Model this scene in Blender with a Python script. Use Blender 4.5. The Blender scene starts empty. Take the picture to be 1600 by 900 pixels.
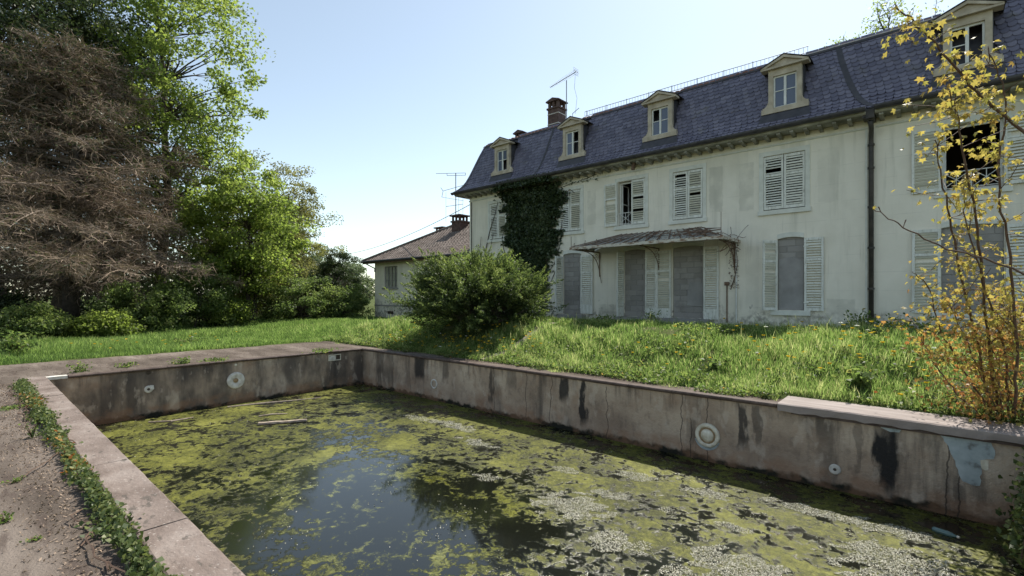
import bpy, bmesh, math, random
import numpy as np
from mathutils import Vector, Matrix

R = math.radians
rng = np.random.default_rng(7)
random.seed(7)
scene = bpy.context.scene
C = scene.collection

# ------------------------------------------------------------------ camera, sky, sun, exposure
CAMH = 1.725
YAW = 41.4
cam = bpy.data.cameras.new('camera')
cam.sensor_width = 36.0
cam.lens = 17.0
cam.shift_y = 0.0067
cam.clip_start = 0.05
cam.clip_end = 2000
camo = bpy.data.objects.new('camera', cam)
C.objects.link(camo)
camo.location = (0, 0, CAMH)
camo.rotation_euler = (R(90), 0, R(YAW))
scene.camera = camo

SUN = Vector((-0.06, 0.69, 1.0)).normalized()
world = bpy.data.worlds.new('World')
scene.world = world
world.use_nodes = True
wn = world.node_tree
sky = wn.nodes.new('ShaderNodeTexSky')
sky.sky_type = 'NISHITA'
sky.sun_disc = False
sky.sun_elevation = math.asin(SUN.z)
sky.sun_rotation = math.atan2(SUN.x, SUN.y)
sky.altitude = 250
sky.air_density = 1.0
sky.dust_density = 0.7
sky.ozone_density = 1.0
bg = wn.nodes['Background']
bg.inputs['Strength'].default_value = 0.10
hs = wn.nodes.new('ShaderNodeHueSaturation')      # one even white balance for the whole sky
hs.inputs['Saturation'].default_value = 0.76
wn.links.new(sky.outputs[0], hs.inputs['Color'])
wb = wn.nodes.new('ShaderNodeMix')
wb.data_type = 'RGBA'
wb.blend_type = 'MULTIPLY'
wb.inputs[0].default_value = 1.0
wb.inputs[7].default_value = (1.02, 1.035, 0.95, 1)
wn.links.new(hs.outputs[0], wb.inputs[6])
wn.links.new(wb.outputs[2], bg.inputs['Color'])

sun = bpy.data.lights.new('sun', 'SUN')
sun.energy = 3.6
sun.angle = R(0.53)
sun.color = (1.0, 0.95, 0.86)
suno = bpy.data.objects.new('sun', sun)
C.objects.link(suno)
suno.rotation_euler = SUN.to_track_quat('Z', 'Y').to_euler()
suno.location = (0, 20, 40)

vs = scene.view_settings
vs.view_transform = 'Standard'
vs.look = 'None'
vs.exposure = 1.05
vs.gamma = 1.0
vs.use_curve_mapping = False
scene.cycles.max_bounces = 5
scene.cycles.diffuse_bounces = 3
scene.cycles.glossy_bounces = 3
scene.cycles.transmission_bounces = 4
scene.cycles.transparent_max_bounces = 8
scene.cycles.use_denoising = True

# ------------------------------------------------------------------ materials
class N:
    """small helper round one material's node tree"""
    def __init__(s, name, rough=0.8, spec=0.3):
        s.m = bpy.data.materials.new(name)
        s.m.use_nodes = True
        s.t = s.m.node_tree
        s.b = s.t.nodes['Principled BSDF']
        s.b.inputs['Roughness'].default_value = rough
        s.b.inputs['Specular IOR Level'].default_value = spec
        s.pos = None
    def n(s, typ, **kw):
        x = s.t.nodes.new(typ)
        for k, v in kw.items():
            setattr(x, k, v)
        return x
    def l(s, a, b):
        s.t.links.new(a, b)
    def put(s, sock, v):
        if hasattr(v, 'links') or isinstance(v, bpy.types.NodeSocket):
            s.l(v, sock)
        elif isinstance(v, (tuple, list)):
            sock.default_value = tuple(v) + ((1,) if len(v) == 3 and sock.type == 'RGBA' else ())
        else:
            sock.default_value = v
    def P(s):
        if s.pos is None:
            s.pos = s.n('ShaderNodeNewGeometry').outputs['Position']
        return s.pos
    def xyz(s):
        x = s.n('ShaderNodeSeparateXYZ')
        s.l(s.P(), x.inputs[0])
        return x.outputs
    def noise(s, scale, detail=4, stretch=(1, 1, 1), rough=0.55, dist=0.0, off=(0, 0, 0)):
        mp = s.n('ShaderNodeMapping')
        s.l(s.P(), mp.inputs[0])
        mp.inputs['Scale'].default_value = stretch
        mp.inputs['Location'].default_value = off
        x = s.n('ShaderNodeTexNoise')
        s.l(mp.outputs[0], x.inputs['Vector'])
        x.inputs['Scale'].default_value = scale
        x.inputs['Detail'].default_value = detail
        x.inputs['Roughness'].default_value = rough
        x.inputs['Distortion'].default_value = dist
        return x.outputs[0]
    def math(s, op, a, b=0.0, c=None, clamp=False):
        x = s.n('ShaderNodeMath', operation=op, use_clamp=clamp)
        s.put(x.inputs[0], a)
        s.put(x.inputs[1], b)
        if c is not None:
            s.put(x.inputs[2], c)
        return x.outputs[0]
    def step(s, v, a, b, lo=0.0, hi=1.0):
        x = s.n('ShaderNodeMapRange', interpolation_type='SMOOTHSTEP')
        s.put(x.inputs[0], v)
        x.inputs[1].default_value = a
        x.inputs[2].default_value = b
        x.inputs[3].default_value = lo
        x.inputs[4].default_value = hi
        return x.outputs[0]
    def ramp(s, f, stops):
        x = s.n('ShaderNodeValToRGB')
        s.put(x.inputs[0], f)
        e = x.color_ramp.elements
        while len(e) < len(stops):
            e.new(0.5)
        for el, (p, c) in zip(e, stops):
            el.position = p
            el.color = tuple(c) + (1,)
        return x.outputs[0]
    def mix(s, f, a, b):
        x = s.n('ShaderNodeMix', data_type='RGBA')
        s.put(x.inputs[0], f)
        s.put(x.inputs[6], a)
        s.put(x.inputs[7], b)
        return x.outputs[2]
    def col(s, v):
        s.put(s.b.inputs['Base Color'], v)
        return s
    def rgh(s, v):
        s.put(s.b.inputs['Roughness'], v)
        return s
    def bump(s, v, strength=0.4, dist=0.02):
        x = s.n('ShaderNodeBump')
        x.inputs['Strength'].default_value = strength
        x.inputs['Distance'].default_value = dist
        s.put(x.inputs['Height'], v)
        s.l(x.outputs[0], s.b.inputs['Normal'])
        return s
    def rnd(s):
        return s.n('ShaderNodeObjectInfo').outputs['Random']
    def attr(s, name):
        return s.n('ShaderNodeAttribute', attribute_name=name).outputs['Fac']

def simple(name, a, b, scale=3.0, rough=0.8, spec=0.3, bump=0.0, stretch=(1, 1, 1)):
    k = N(name, rough, spec)
    f = k.noise(scale, 5, stretch)
    k.col(k.ramp(f, [(0.3, a), (0.7, b)]))
    if bump:
        k.bump(k.noise(scale * 6, 4), bump, 0.01)
    return k.m

def leafmat(name, stops, transl=0.45, rough=0.5, tr_gain=1.5, spec=0.25):
    k = N(name, rough, spec)
    c = k.ramp(k.attr('tint'), stops)
    k.col(c)
    tr = k.n('ShaderNodeBsdfTranslucent')
    g = k.n('ShaderNodeMix', data_type='RGBA', blend_type='MULTIPLY')
    g.inputs[0].default_value = 1.0
    k.l(c, g.inputs[6])
    g.inputs[7].default_value = (tr_gain * 0.98, tr_gain * 1.04, tr_gain * 0.74, 1)
    k.l(g.outputs[2], tr.inputs['Color'])
    mx = k.n('ShaderNodeMixShader')
    mx.inputs[0].default_value = transl
    k.l(k.b.outputs[0], mx.inputs[1])
    k.l(tr.outputs[0], mx.inputs[2])
    out = k.t.nodes['Material Output']
    k.l(mx.outputs[0], out.inputs['Surface'])
    return k.m

MAT = {}
def mats():
    # plaster
    k = N('plaster', 0.9, 0.15)
    big = k.noise(0.55, 5)
    ver = k.noise(1.0, 5, (2.2, 2.2, 0.25))
    fine = k.noise(14, 4)
    c = k.ramp(big, [(0.3, (0.69, 0.645, 0.535)), (0.5, (0.82, 0.77, 0.655)), (0.75, (0.73, 0.68, 0.57))])
    c = k.mix(k.math('MULTIPLY', k.step(ver, 0.50, 0.72), 0.38), c, (0.46, 0.44, 0.36))
    ver2 = k.noise(5.0, 5, (1.6, 1.6, 0.10), off=(4, 2, 1))
    c = k.mix(k.math('MULTIPLY', k.math('MULTIPLY', k.step(ver2, 0.54, 0.70), k.step(big, .35, .6)), 0.3), c, (0.40, 0.38, 0.30))
    x, y, z = k.xyz()
    n2 = k.noise(2.6, 6)
    zz = k.math('ADD', z, k.math('MULTIPLY', n2, -1.5))
    c = k.mix(k.math('MULTIPLY', k.math('MULTIPLY', k.step(zz, 0.62, 0.05), k.step(k.noise(7, 6), .35, .65)), 0.8), c, (0.22, 0.20, 0.165))
    flake = k.math('MULTIPLY', k.step(k.noise(3.5, 6, off=(3, 1, 7)), 0.60, 0.64), k.step(z, 1.7, 1.1))
    c = k.mix(k.math('MULTIPLY', flake, 0.8), c, (0.30, 0.27, 0.23))
    gh = None
    ed = k.math('MULTIPLY', k.math('SUBTRACT', k.noise(5, 4), .5), .12)
    xe, ze_ = k.math('ADD', x, ed), k.math('ADD', z, ed)
    for (xa, xb, za, zb, gg) in ((-5.92, -5.48, 4.55, 6.1, .55), (-4.95, -4.5, 4.5, 6.05, .45), (-2.72, -2.2, 4.5, 6.1, .25), (-10.85, -10.45, 4.6, 6.0, .4), (-14.6, -13.9, 3.4, 3.9, .3), (-4.75, -4.35, 1.3, 3.3, .22), (-2.5, -1.8, .9, 1.6, .5), (-10.3, -9.6, .9, 1.35, .6)):
        a = k.math('MULTIPLY', k.math('MULTIPLY', k.step(xe, xa - .02, xa + .02), k.step(xe, xb + .02, xb - .02)), k.math('MULTIPLY', k.step(ze_, za - .02, za + .02), k.step(ze_, zb + .02, zb - .02)))
        a = k.math('MULTIPLY', a, gg)
        gh = a if gh is None else k.math('MAXIMUM', gh, a)
    c = k.mix(k.math('MULTIPLY', gh, k.step(n2, .25, .6)), c, (0.50, 0.475, 0.40))
    hl = k.step(k.math('ABSOLUTE', k.math('SUBTRACT', k.math('FRACT', k.math('MULTIPLY', z, 1.9)), .5)), .012, .004)
    c = k.mix(k.math('MULTIPLY', k.math('MULTIPLY', hl, k.step(n2, .42, .6)), .35), c, (0.42, 0.40, 0.34))
    top = k.step(k.math('ADD', z, k.math('MULTIPLY', ver, 0.9)), 6.85, 7.15)
    c = k.mix(k.math('MULTIPLY', top, 0.35), c, (0.55, 0.54, 0.34))
    k.col(c)
    k.bump(fine, 0.25, 0.01)
    MAT['plaster'] = k.m
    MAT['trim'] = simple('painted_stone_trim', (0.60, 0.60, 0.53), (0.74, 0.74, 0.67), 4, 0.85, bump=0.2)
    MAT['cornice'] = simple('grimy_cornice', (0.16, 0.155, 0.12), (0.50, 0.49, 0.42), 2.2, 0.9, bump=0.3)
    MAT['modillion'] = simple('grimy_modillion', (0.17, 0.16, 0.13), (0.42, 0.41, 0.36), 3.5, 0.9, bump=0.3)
    k = N('shutter_paint', 0.7, 0.3)
    f = k.noise(3, 6, (4, 4, 0.6))
    f2 = k.noise(30, 3, (1, 1, 0.3))
    c = k.ramp(f, [(0.35, (0.60, 0.60, 0.53)), (0.6, (0.76, 0.76, 0.70))])
    c = k.mix(k.math('MULTIPLY', k.step(f2, 0.58, 0.68), 0.55), c, (0.34, 0.31, 0.25))
    k.col(c)
    MAT['shutter'] = k.m
    k = N('slat_paint', 0.75, 0.25)
    c = k.ramp(k.rnd(), [(0.0, (0.60, 0.59, 0.50)), (0.5, (0.74, 0.74, 0.66)), (1.0, (0.66, 0.65, 0.56))])
    c = k.mix(k.math('MULTIPLY', k.step(k.noise(9, 5), 0.55, 0.7), 0.45), c, (0.36, 0.33, 0.25))
    k.col(c)
    MAT['slat'] = k.m
    MAT['stone'] = simple('dormer_sandstone', (0.36, 0.305, 0.225), (0.58, 0.51, 0.40), 3.2, 0.9, bump=0.4)
    k = N('roof_slate_tile', 0.42, 0.5)
    rr = k.rnd()
    at = k.attr('tint')
    v = k.math('ADD', rr, at)
    v = k.math('FRACT', k.math('ADD', v, k.math('MULTIPLY', k.noise(0.9, 4), 0.5)))
    c = k.ramp(v, [(0.0, (0.090, 0.085, 0.120)), (0.5, (0.125, 0.118, 0.160)), (1.0, (0.165, 0.155, 0.20))])
    c = k.mix(k.math('MULTIPLY', k.step(k.noise(2.6, 6), 0.56, 0.74), 0.4), c, (0.15, 0.14, 0.105))
    k.col(c)
    k.rgh(k.step(k.noise(5, 3), 0.3, 0.7, 0.36, 0.6))
    MAT['tile'] = k.m
    MAT['zinc'] = simple('dark_zinc', (0.03, 0.029, 0.034), (0.062, 0.058, 0.062), 6, 0.5, 0.5)
    MAT['zinc_bright'] = simple('bright_zinc_edge', (0.35, 0.33, 0.33), (0.5, 0.47, 0.46), 6, 0.45, 0.5)
    MAT['pipe'] = simple('dark_downpipe', (0.035, 0.032, 0.03), (0.08, 0.07, 0.06), 5, 0.55)
    MAT['redtile'] = simple('red_clay_tile', (0.17, 0.08, 0.06), (0.30, 0.16, 0.12), 5, 0.8)
    k = N('brown_clay_roof', 0.85, 0.2)
    x, y, z = k.xyz()
    wv = k.math('SINE', k.math('MULTIPLY', x, 27.0))
    c = k.ramp(k.noise(1.4, 6, (1, 1, 1)), [(0.25, (0.10, 0.08, 0.07)), (0.5, (0.175, 0.14, 0.122)), (0.75, (0.26, 0.22, 0.195))])
    c = k.mix(k.math('MULTIPLY', k.step(k.noise(4, 5), 0.58, 0.7), 0.5), c, (0.10, 0.09, 0.06))
    k.col(c)
    MAT['brownroof'] = k.m
    MAT['brick'] = simple('dark_chimney_brick', (0.07, 0.045, 0.04), (0.15, 0.10, 0.085), 8, 0.9, bump=0.3)
    MAT['mortar'] = simple('pale_mortar', (0.42, 0.39, 0.33), (0.74, 0.72, 0.67), 9, 0.8)
    k = N('cement_block', 0.95, 0.1)
    c = k.ramp(k.rnd(), [(0.0, (0.27, 0.255, 0.235)), (0.5, (0.315, 0.295, 0.275)), (1.0, (0.35, 0.33, 0.305))])
    f = k.noise(2.2, 5)
    c = k.mix(k.math('MULTIPLY', k.step(f, 0.5, 0.7), 0.5), c, (0.20, 0.18, 0.165))
    k.col(c)
    k.bump(k.noise(40, 3), 0.4, 0.01)
    MAT['block'] = k.m
    MAT['render_grey'] = simple('cement_render', (0.24, 0.23, 0.22), (0.36, 0.345, 0.33), 2.0, 0.95, bump=0.3)
    MAT['white'] = simple('white_window_paint', (0.62, 0.62, 0.58), (0.76, 0.76, 0.72), 6, 0.6)
    k = N('window_glass', 0.06, 0.6)
    k.col((0.10, 0.12, 0.17))
    MAT['glass'] = k.m
    MAT['dustyglass'] = simple('dusty_glass', (0.30, 0.30, 0.25), (0.46, 0.45, 0.38), 3, 0.3)
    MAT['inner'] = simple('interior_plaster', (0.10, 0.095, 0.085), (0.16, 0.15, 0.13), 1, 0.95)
    k = N('canopy_glass', 0.25, 0.5)
    f = k.noise(6, 6)
    c = k.ramp(f, [(0.3, (0.10, 0.10, 0.09)), (0.5, (0.25, 0.25, 0.23)), (0.7, (0.42, 0.42, 0.39))])
    k.col(c)
    MAT['canopyglass'] = k.m
    MAT['rust'] = simple('rusty_iron', (0.10, 0.06, 0.045), (0.24, 0.16, 0.11), 9, 0.85)
    k = N('peeling_gutter', 0.8, 0.2)
    c = k.ramp(k.noise(9, 6, (0.6, 1, 2)), [(0.4, (0.24, 0.15, 0.10)), (0.52, (0.58, 0.54, 0.46)), (0.8, (0.66, 0.62, 0.54))])
    k.col(c)
    MAT['peel'] = k.m
    MAT['wire'] = simple('dark_wire', (0.05, 0.05, 0.05), (0.09, 0.09, 0.09), 5, 0.5)
    MAT['alu'] = simple('antenna_metal', (0.16, 0.16, 0.17), (0.26, 0.26, 0.27), 5, 0.5)
    # pool
    k = N('pool_concrete', 0.9, 0.2)
    x, y, z = k.xyz()
    base = k.ramp(k.noise(1.1, 6), [(0.28, (0.27, 0.20, 0.148)), (0.5, (0.41, 0.32, 0.24)), (0.72, (0.54, 0.445, 0.345))])
    base = k.mix(k.math('MULTIPLY', k.step(k.noise(2.3, 4, off=(9, 2, 4)), 0.5, 0.75), 0.45), base, (0.30, 0.18, 0.11))
    st = k.noise(2.4, 6, (1, 1, 0.13), 0.6)
    st2 = k.noise(0.7, 4, (1, 1, 0.5), off=(5, 5, 5))
    m1 = k.math('MULTIPLY', k.step(st, 0.47, 0.63), k.step(st2, 0.36, 0.58))
    # the wall at the far end is much darker, in patches
    far = k.step(x, -13.6, -13.9)
    m2 = k.math('MULTIPLY', k.step(k.noise(1.6, 6, (1, 1, 0.45), off=(1, 8, 2)), 0.36, 0.62), k.math('MULTIPLY', far, 0.8))
    c = k.mix(k.math('MULTIPLY', m1, 0.72), base, (0.05, 0.045, 0.042))
    c = k.mix(m2, c, (0.06, 0.053, 0.05))
    c = k.mix(k.math('MULTIPLY', k.step(k.noise(9, 6, (1, 1, .6)), 0.5, 0.66), .3), c, (0.12, 0.095, 0.078))
    c = k.mix(k.math('MULTIPLY', k.step(k.noise(4.2, 7, (1, 1, .5), off=(2, 6, 1)), 0.56, 0.64), .5), c, (0.50, 0.42, 0.34))
    drip = k.noise(9, 4, (1, 1, .05), .6)
    c = k.mix(k.math('MULTIPLY', k.math('MULTIPLY', k.step(drip, .5, .64), k.step(k.math('ADD', z, k.math('MULTIPLY', st2, -.9)), -.85, -.45)), .45), c, (0.055, 0.047, 0.042))
    wob = k.math('MULTIPLY', k.math('SUBTRACT', k.noise(7, 4, (1, 1, 0.35)), 0.5), 0.35)
    xw = k.math('ADD', x, wob)
    right = k.step(y, 8.2, 8.4)
    tot = None
    for (x0, w, zt, zb, g) in [(-10.95, .32, -.02, -.62, .9), (-9.85, .16, -.05, -.5, .6), (-8.15, .10, -.1, -.9, .7), (-7.5, .2, -.03, -.45, .45), (-6.0, .13, -.05, -.5, .9), (-5.5, .09, -.05, -.9, .95), (-2.42, .09, -.1, -.75, .85), (-2.2, .07, -.05, -.7, .6), (-0.56, .14, -.2, -1.0, 1.0), (-0.84, .05, -.1, -.8, .4), (-12.9, .3, -.02, -.7, .5)]:
        a = k.step(k.math('ABSOLUTE', k.math('SUBTRACT', xw, x0)), w, w * .45)
        zz = k.math('ADD', z, wob)
        a = k.math('MULTIPLY', a, k.math('MULTIPLY', k.step(zz, zb - .12, zb + .12), k.step(zz, zt + .1, zt - .05)))
        a = k.math('MULTIPLY', a, g)
        tot = a if tot is None else k.math('MAXIMUM', tot, a)
    c = k.mix(k.math('MULTIPLY', tot, right), c, (0.03, 0.028, 0.027))
    # tide mark of black slime just over the water
    zz = k.math('ADD', z, k.math('MULTIPLY', k.math('SUBTRACT', k.noise(5, 5), 0.5), -.25))
    c = k.mix(k.step(zz, -1.02, -1.10), c, (0.022, 0.022, 0.016))
    c = k.mix(k.math('MULTIPLY', k.math('MULTIPLY', k.step(zz, -.80, -.95), k.step(k.noise(3, 4), .4, .6)), .5), c, (0.30, 0.17, 0.10))
    # hair cracks
    wob2 = k.math('MULTIPLY', k.math('SUBTRACT', k.noise(2.5, 5, (0.4, 1, 1)), 0.5), 0.22)
    xc = k.math('ADD', x, wob2)
    tot = None
    for (x0, zt) in ((-8.06, 0.0), (-7.05, 0.0), (-6.35, -.05), (-4.95, -.1), (-3.45, 0.0), (-3.28, -.45), (-2.98, 0.0), (-12.2, 0.0), (.10, -.1), (.22, -.1)):
        a = k.math('MULTIPLY', k.step(k.math('ABSOLUTE', k.math('SUBTRACT', xc, x0)), 0.013, 0.004), k.step(z, zt + .02, zt - .03))
        tot = a if tot is None else k.math('MAXIMUM', tot, a)
    c = k.mix(k.math('MULTIPLY', k.math('MULTIPLY', tot, right), .75), c, (0.045, 0.036, 0.03))
    k.col(c)
    k.bump(k.noise(22, 6), 0.8, 0.02)
    MAT['poolwall'] = k.m
    k = N('coping_stone', 0.9, 0.2)
    c = k.ramp(k.noise(2.2, 6), [(0.3, (0.12, 0.092, 0.078)), (0.52, (0.19, 0.152, 0.132)), (0.75, (0.27, 0.23, 0.205))])
    spk = k.noise(11, 5, (0.5, 1.2, 1))
    c = k.mix(k.math('MULTIPLY', k.step(spk, 0.60, 0.67), .75), c, (0.08, 0.07, 0.06))
    c = k.mix(k.math('MULTIPLY', k.step(k.noise(35, 3), 0.6, 0.7), .6), c, (0.36, 0.32, 0.29))
    k.col(c)
    k.bump(k.math('ADD', k.noise(30, 5), k.math('MULTIPLY', spk, -1.0)), 0.6, 0.02)
    MAT['coping'] = k.m
    MAT['rim'] = simple('brown_rim', (0.05, 0.034, 0.028), (0.115, 0.083, 0.07), 6, 0.7, bump=0.5)
    k = N('deck_concrete', 0.95, 0.15)
    c = k.ramp(k.noise(0.9, 7, (0.55, 1.6, 1)), [(0.30, (0.055, 0.043, 0.034)), (0.5, (0.118, 0.095, 0.078)), (0.72, (0.215, 0.18, 0.153))])
    c = k.mix(k.math('MULTIPLY', k.step(k.noise(6, 6, (0.35, 1.5, 1)), 0.52, 0.66), .65), c, (0.065, 0.048, 0.04))
    c = k.mix(k.math('MULTIPLY', k.step(k.noise(45, 3), 0.6, 0.72), .5), c, (0.30, 0.25, 0.22))
    k.col(c)
    k.bump(k.math('ADD', k.noise(18, 6), k.noise(70, 3)), 0.6, 0.02)
    MAT['deck'] = k.m
    MAT['slab'] = simple('pale_slab', (0.20, 0.165, 0.15), (0.33, 0.285, 0.265), 3.5, 0.9, bump=0.4, stretch=(0.4, 2, 1))
    k = N('pool_water', 0.06, 0.5)
    k.b.inputs['IOR'].default_value = 1.5
    x, y, z = k.xyz()
    def d2(px, py, sx, sy):
        a = k.math('DIVIDE', k.math('SUBTRACT', x, px), sx)
        b = k.math('DIVIDE', k.math('SUBTRACT', y, py), sy)
        return k.math('SQRT', k.math('ADD', k.math('MULTIPLY', a, a), k.math('MULTIPLY', b, b)))
    clear = k.step(d2(-5.6, 3.9, 3.1, 1.9), 1.25, 0.35)
    clumps = k.math('ADD', k.math('MULTIPLY', k.noise(1.5, 8, (1, 1, 1), 0.66, 0.5), .5), k.math('MULTIPLY', k.noise(7.5, 7, (1, 1, 1), 0.7, 0.6), .5))
    thr = k.math('SUBTRACT', clumps, k.math('MULTIPLY', clear, 0.066))
    alg = k.step(thr, 0.45, 0.515)
    fine = k.noise(17, 7, (1, 1, 1), 0.72)
    green = k.ramp(k.math('ADD', k.math('MULTIPLY', fine, .6), k.math('MULTIPLY', k.noise(1.3, 4, off=(3, 3, 0)), .4)),
                   [(0.38, (0.012, 0.013, 0.004)), (0.47, (0.054, 0.057, 0.011)), (0.57, (0.128, 0.130, 0.024)), (0.70, (0.24, 0.232, 0.058))])
    c = k.mix(alg, (0.008, 0.009, 0.006), green)
    grit = k.noise(60, 3, (1, 1, 1), .7)
    c = k.mix(k.math('MULTIPLY', k.step(grit, 0.58, 0.66), k.math('MULTIPLY', alg, .55)), c, (0.30, 0.30, 0.13))
    c = k.mix(k.math('MULTIPLY', k.step(grit, 0.40, 0.33), .6), c, (0.012, 0.013, 0.006))
    k.col(c)
    k.rgh(k.math('ADD', k.math('MULTIPLY', k.math('MULTIPLY', alg, k.math('SUBTRACT', 1.0, clear)), 0.62), 0.04))
    k.put(k.b.inputs['Specular IOR Level'], k.math('SUBTRACT', .5, k.math('MULTIPLY', k.math('MULTIPLY', alg, k.math('SUBTRACT', 1.0, clear)), .34)))
    k.bump(k.math('MULTIPLY', k.math('SUBTRACT', 1.0, k.math('MULTIPLY', clear, .93)), k.math('ADD', k.math('MULTIPLY', alg, k.math('ADD', .4, k.math('MULTIPLY', fine, .6))), k.math('MULTIPLY', grit, .12))), 0.4, 0.014)
    MAT['water'] = k.m
    MAT['duckweed'] = leafmat('dry_duckweed', [(0, (0.19, 0.185, 0.10)), (0.5, (0.38, 0.365, 0.28)), (1, (0.54, 0.52, 0.44))], .1, .7, 1.0)
    k = N('blue_paint', 0.6, 0.4)
    k.col(k.ramp(k.noise(7, 5), [(0.32, (0.16, 0.17, 0.165)), (0.42, (0.30, 0.35, 0.36)), (0.7, (0.42, 0.47, 0.48))]))
    MAT['bluepaint'] = k.m
    MAT['fitting'] = simple('yellowed_plastic', (0.48, 0.43, 0.32), (0.76, 0.72, 0.61), 12, 0.55)
    MAT['darkhole'] = simple('painted_hole_shade', (0.03, 0.026, 0.02), (0.08, 0.06, 0.045), 10, 0.8)  # near-black colour standing in for the shade inside small openings
    MAT['rustring'] = simple('rust_stain_ring', (0.22, 0.14, 0.07), (0.36, 0.26, 0.15), 12, 0.7)
    # ground
    k = N('soil_ground', 1.0, 0.05)
    c = k.ramp(k.noise(1.2, 6), [(0.3, (0.045, 0.06, 0.02)), (0.55, (0.075, 0.095, 0.03)), (0.75, (0.14, 0.12, 0.075))])
    k.col(c)
    k.bump(k.noise(12, 5), 0.7, 0.05)
    MAT['soil'] = k.m
    MAT['path'] = simple('trodden_path', (0.13, 0.11, 0.075), (0.22, 0.19, 0.14), 5, 0.95, bump=0.5)
    MAT['grass'] = leafmat('grass_blades', [(0, (0.052, 0.088, 0.028)), (0.35, (0.112, 0.170, 0.054)), (0.75, (0.205, 0.268, 0.10)), (1, (0.38, 0.36, 0.22))], .58, .45, 2.1)
    MAT['weed'] = leafmat('weed_leaves', [(0, (0.06, 0.095, 0.03)), (0.5, (0.125, 0.175, 0.055)), (0.8, (0.20, 0.23, 0.085)), (1, (0.30, 0.18, 0.07))], .5, .5, 1.8)
    MAT['creeper'] = leafmat('creeper_leaves', [(0, (0.045, 0.072, 0.026)), (0.5, (0.115, 0.15, 0.055)), (0.78, (0.22, 0.23, 0.085)), (0.9, (0.36, 0.20, 0.05)), (1, (0.34, 0.11, 0.04))], .35, .45, 1.2)
    MAT['flower'] = leafmat('dandelion_yellow', [(0, (0.60, 0.42, 0.03)), (0.85, (0.75, 0.55, 0.06)), (0.9, (0.7, 0.7, 0.66)), (1, (0.75, 0.75, 0.72))], .3, .6, 1.0)
    MAT['juniper'] = leafmat('juniper_needles', [(0, (0.022, 0.036, 0.016)), (0.4, (0.056, 0.082, 0.030)), (0.75, (0.14, 0.18, 0.060)), (1, (0.29, 0.32, 0.13))], .42, .5, 1.8)
    MAT['ivy'] = leafmat('ivy_leaves', [(0, (0.03, 0.05, 0.024)), (0.6, (0.07, 0.10, 0.045)), (1, (0.14, 0.165, 0.075))], .3, .35, 1.0, .4)
    MAT['bright'] = leafmat('fresh_maple_leaves', [(0, (0.07, 0.10, 0.026)), (0.5, (0.145, 0.185, 0.045)), (1, (0.26, 0.29, 0.09))], .55, .5, 2.1)
    MAT['mid'] = leafmat('mid_green_leaves', [(0, (0.055, 0.085, 0.03)), (0.5, (0.115, 0.155, 0.055)), (1, (0.21, 0.24, 0.09))], .5, .5, 2.0)
    MAT['olive'] = leafmat('olive_young_leaves', [(0, (0.085, 0.085, 0.035)), (0.5, (0.15, 0.15, 0.06)), (1, (0.24, 0.22, 0.09))], .5, .6, 1.8)
    MAT['dark'] = leafmat('dark_evergreen', [(0, (0.018, 0.032, 0.014)), (0.5, (0.038, 0.058, 0.022)), (1, (0.09, 0.105, 0.042))], .3, .45, 1.25)
    MAT['farleaf'] = leafmat('distant_leaves', [(0, (0.12, 0.16, 0.09)), (0.5, (0.18, 0.22, 0.13)), (1, (0.25, 0.28, 0.17))], .3, .7, 1.1)
    MAT['maple'] = leafmat('yellow_maple_leaves', [(0, (0.32, 0.25, 0.07)), (0.3, (0.40, 0.31, 0.10)), (0.6, (0.27, 0.25, 0.07)), (0.8, (0.40, 0.22, 0.085)), (1, (0.33, 0.135, 0.06))], .5, .45, 1.45)
    MAT['deadbark'] = simple('grey_dead_bark', (0.09, 0.07, 0.055), (0.24, 0.19, 0.15), 3, 0.95)
    MAT['bark'] = simple('bark', (0.045, 0.036, 0.028), (0.11, 0.09, 0.072), 7, 0.95, bump=0.5)
    MAT['twig'] = leafmat('dead_brown_twigs', [(0, (0.07, 0.052, 0.038)), (0.5, (0.19, 0.14, 0.105)), (0.85, (0.33, 0.25, 0.185)), (1, (0.42, 0.32, 0.24))], .1, .9, 1.0)
    MAT['stem'] = simple('young_brown_stem', (0.075, 0.045, 0.032), (0.15, 0.10, 0.07), 12, 0.7)
    MAT['drift'] = simple('bleached_wood', (0.20, 0.155, 0.12), (0.38, 0.32, 0.26), 10, 0.9)
    k = N('bottle_plastic', 0.15, 0.6)
    k.col((0.20, 0.34, 0.32))
    k.b.inputs['Transmission Weight'].default_value = 0.55
    MAT['bottle'] = k.m
mats()

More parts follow.
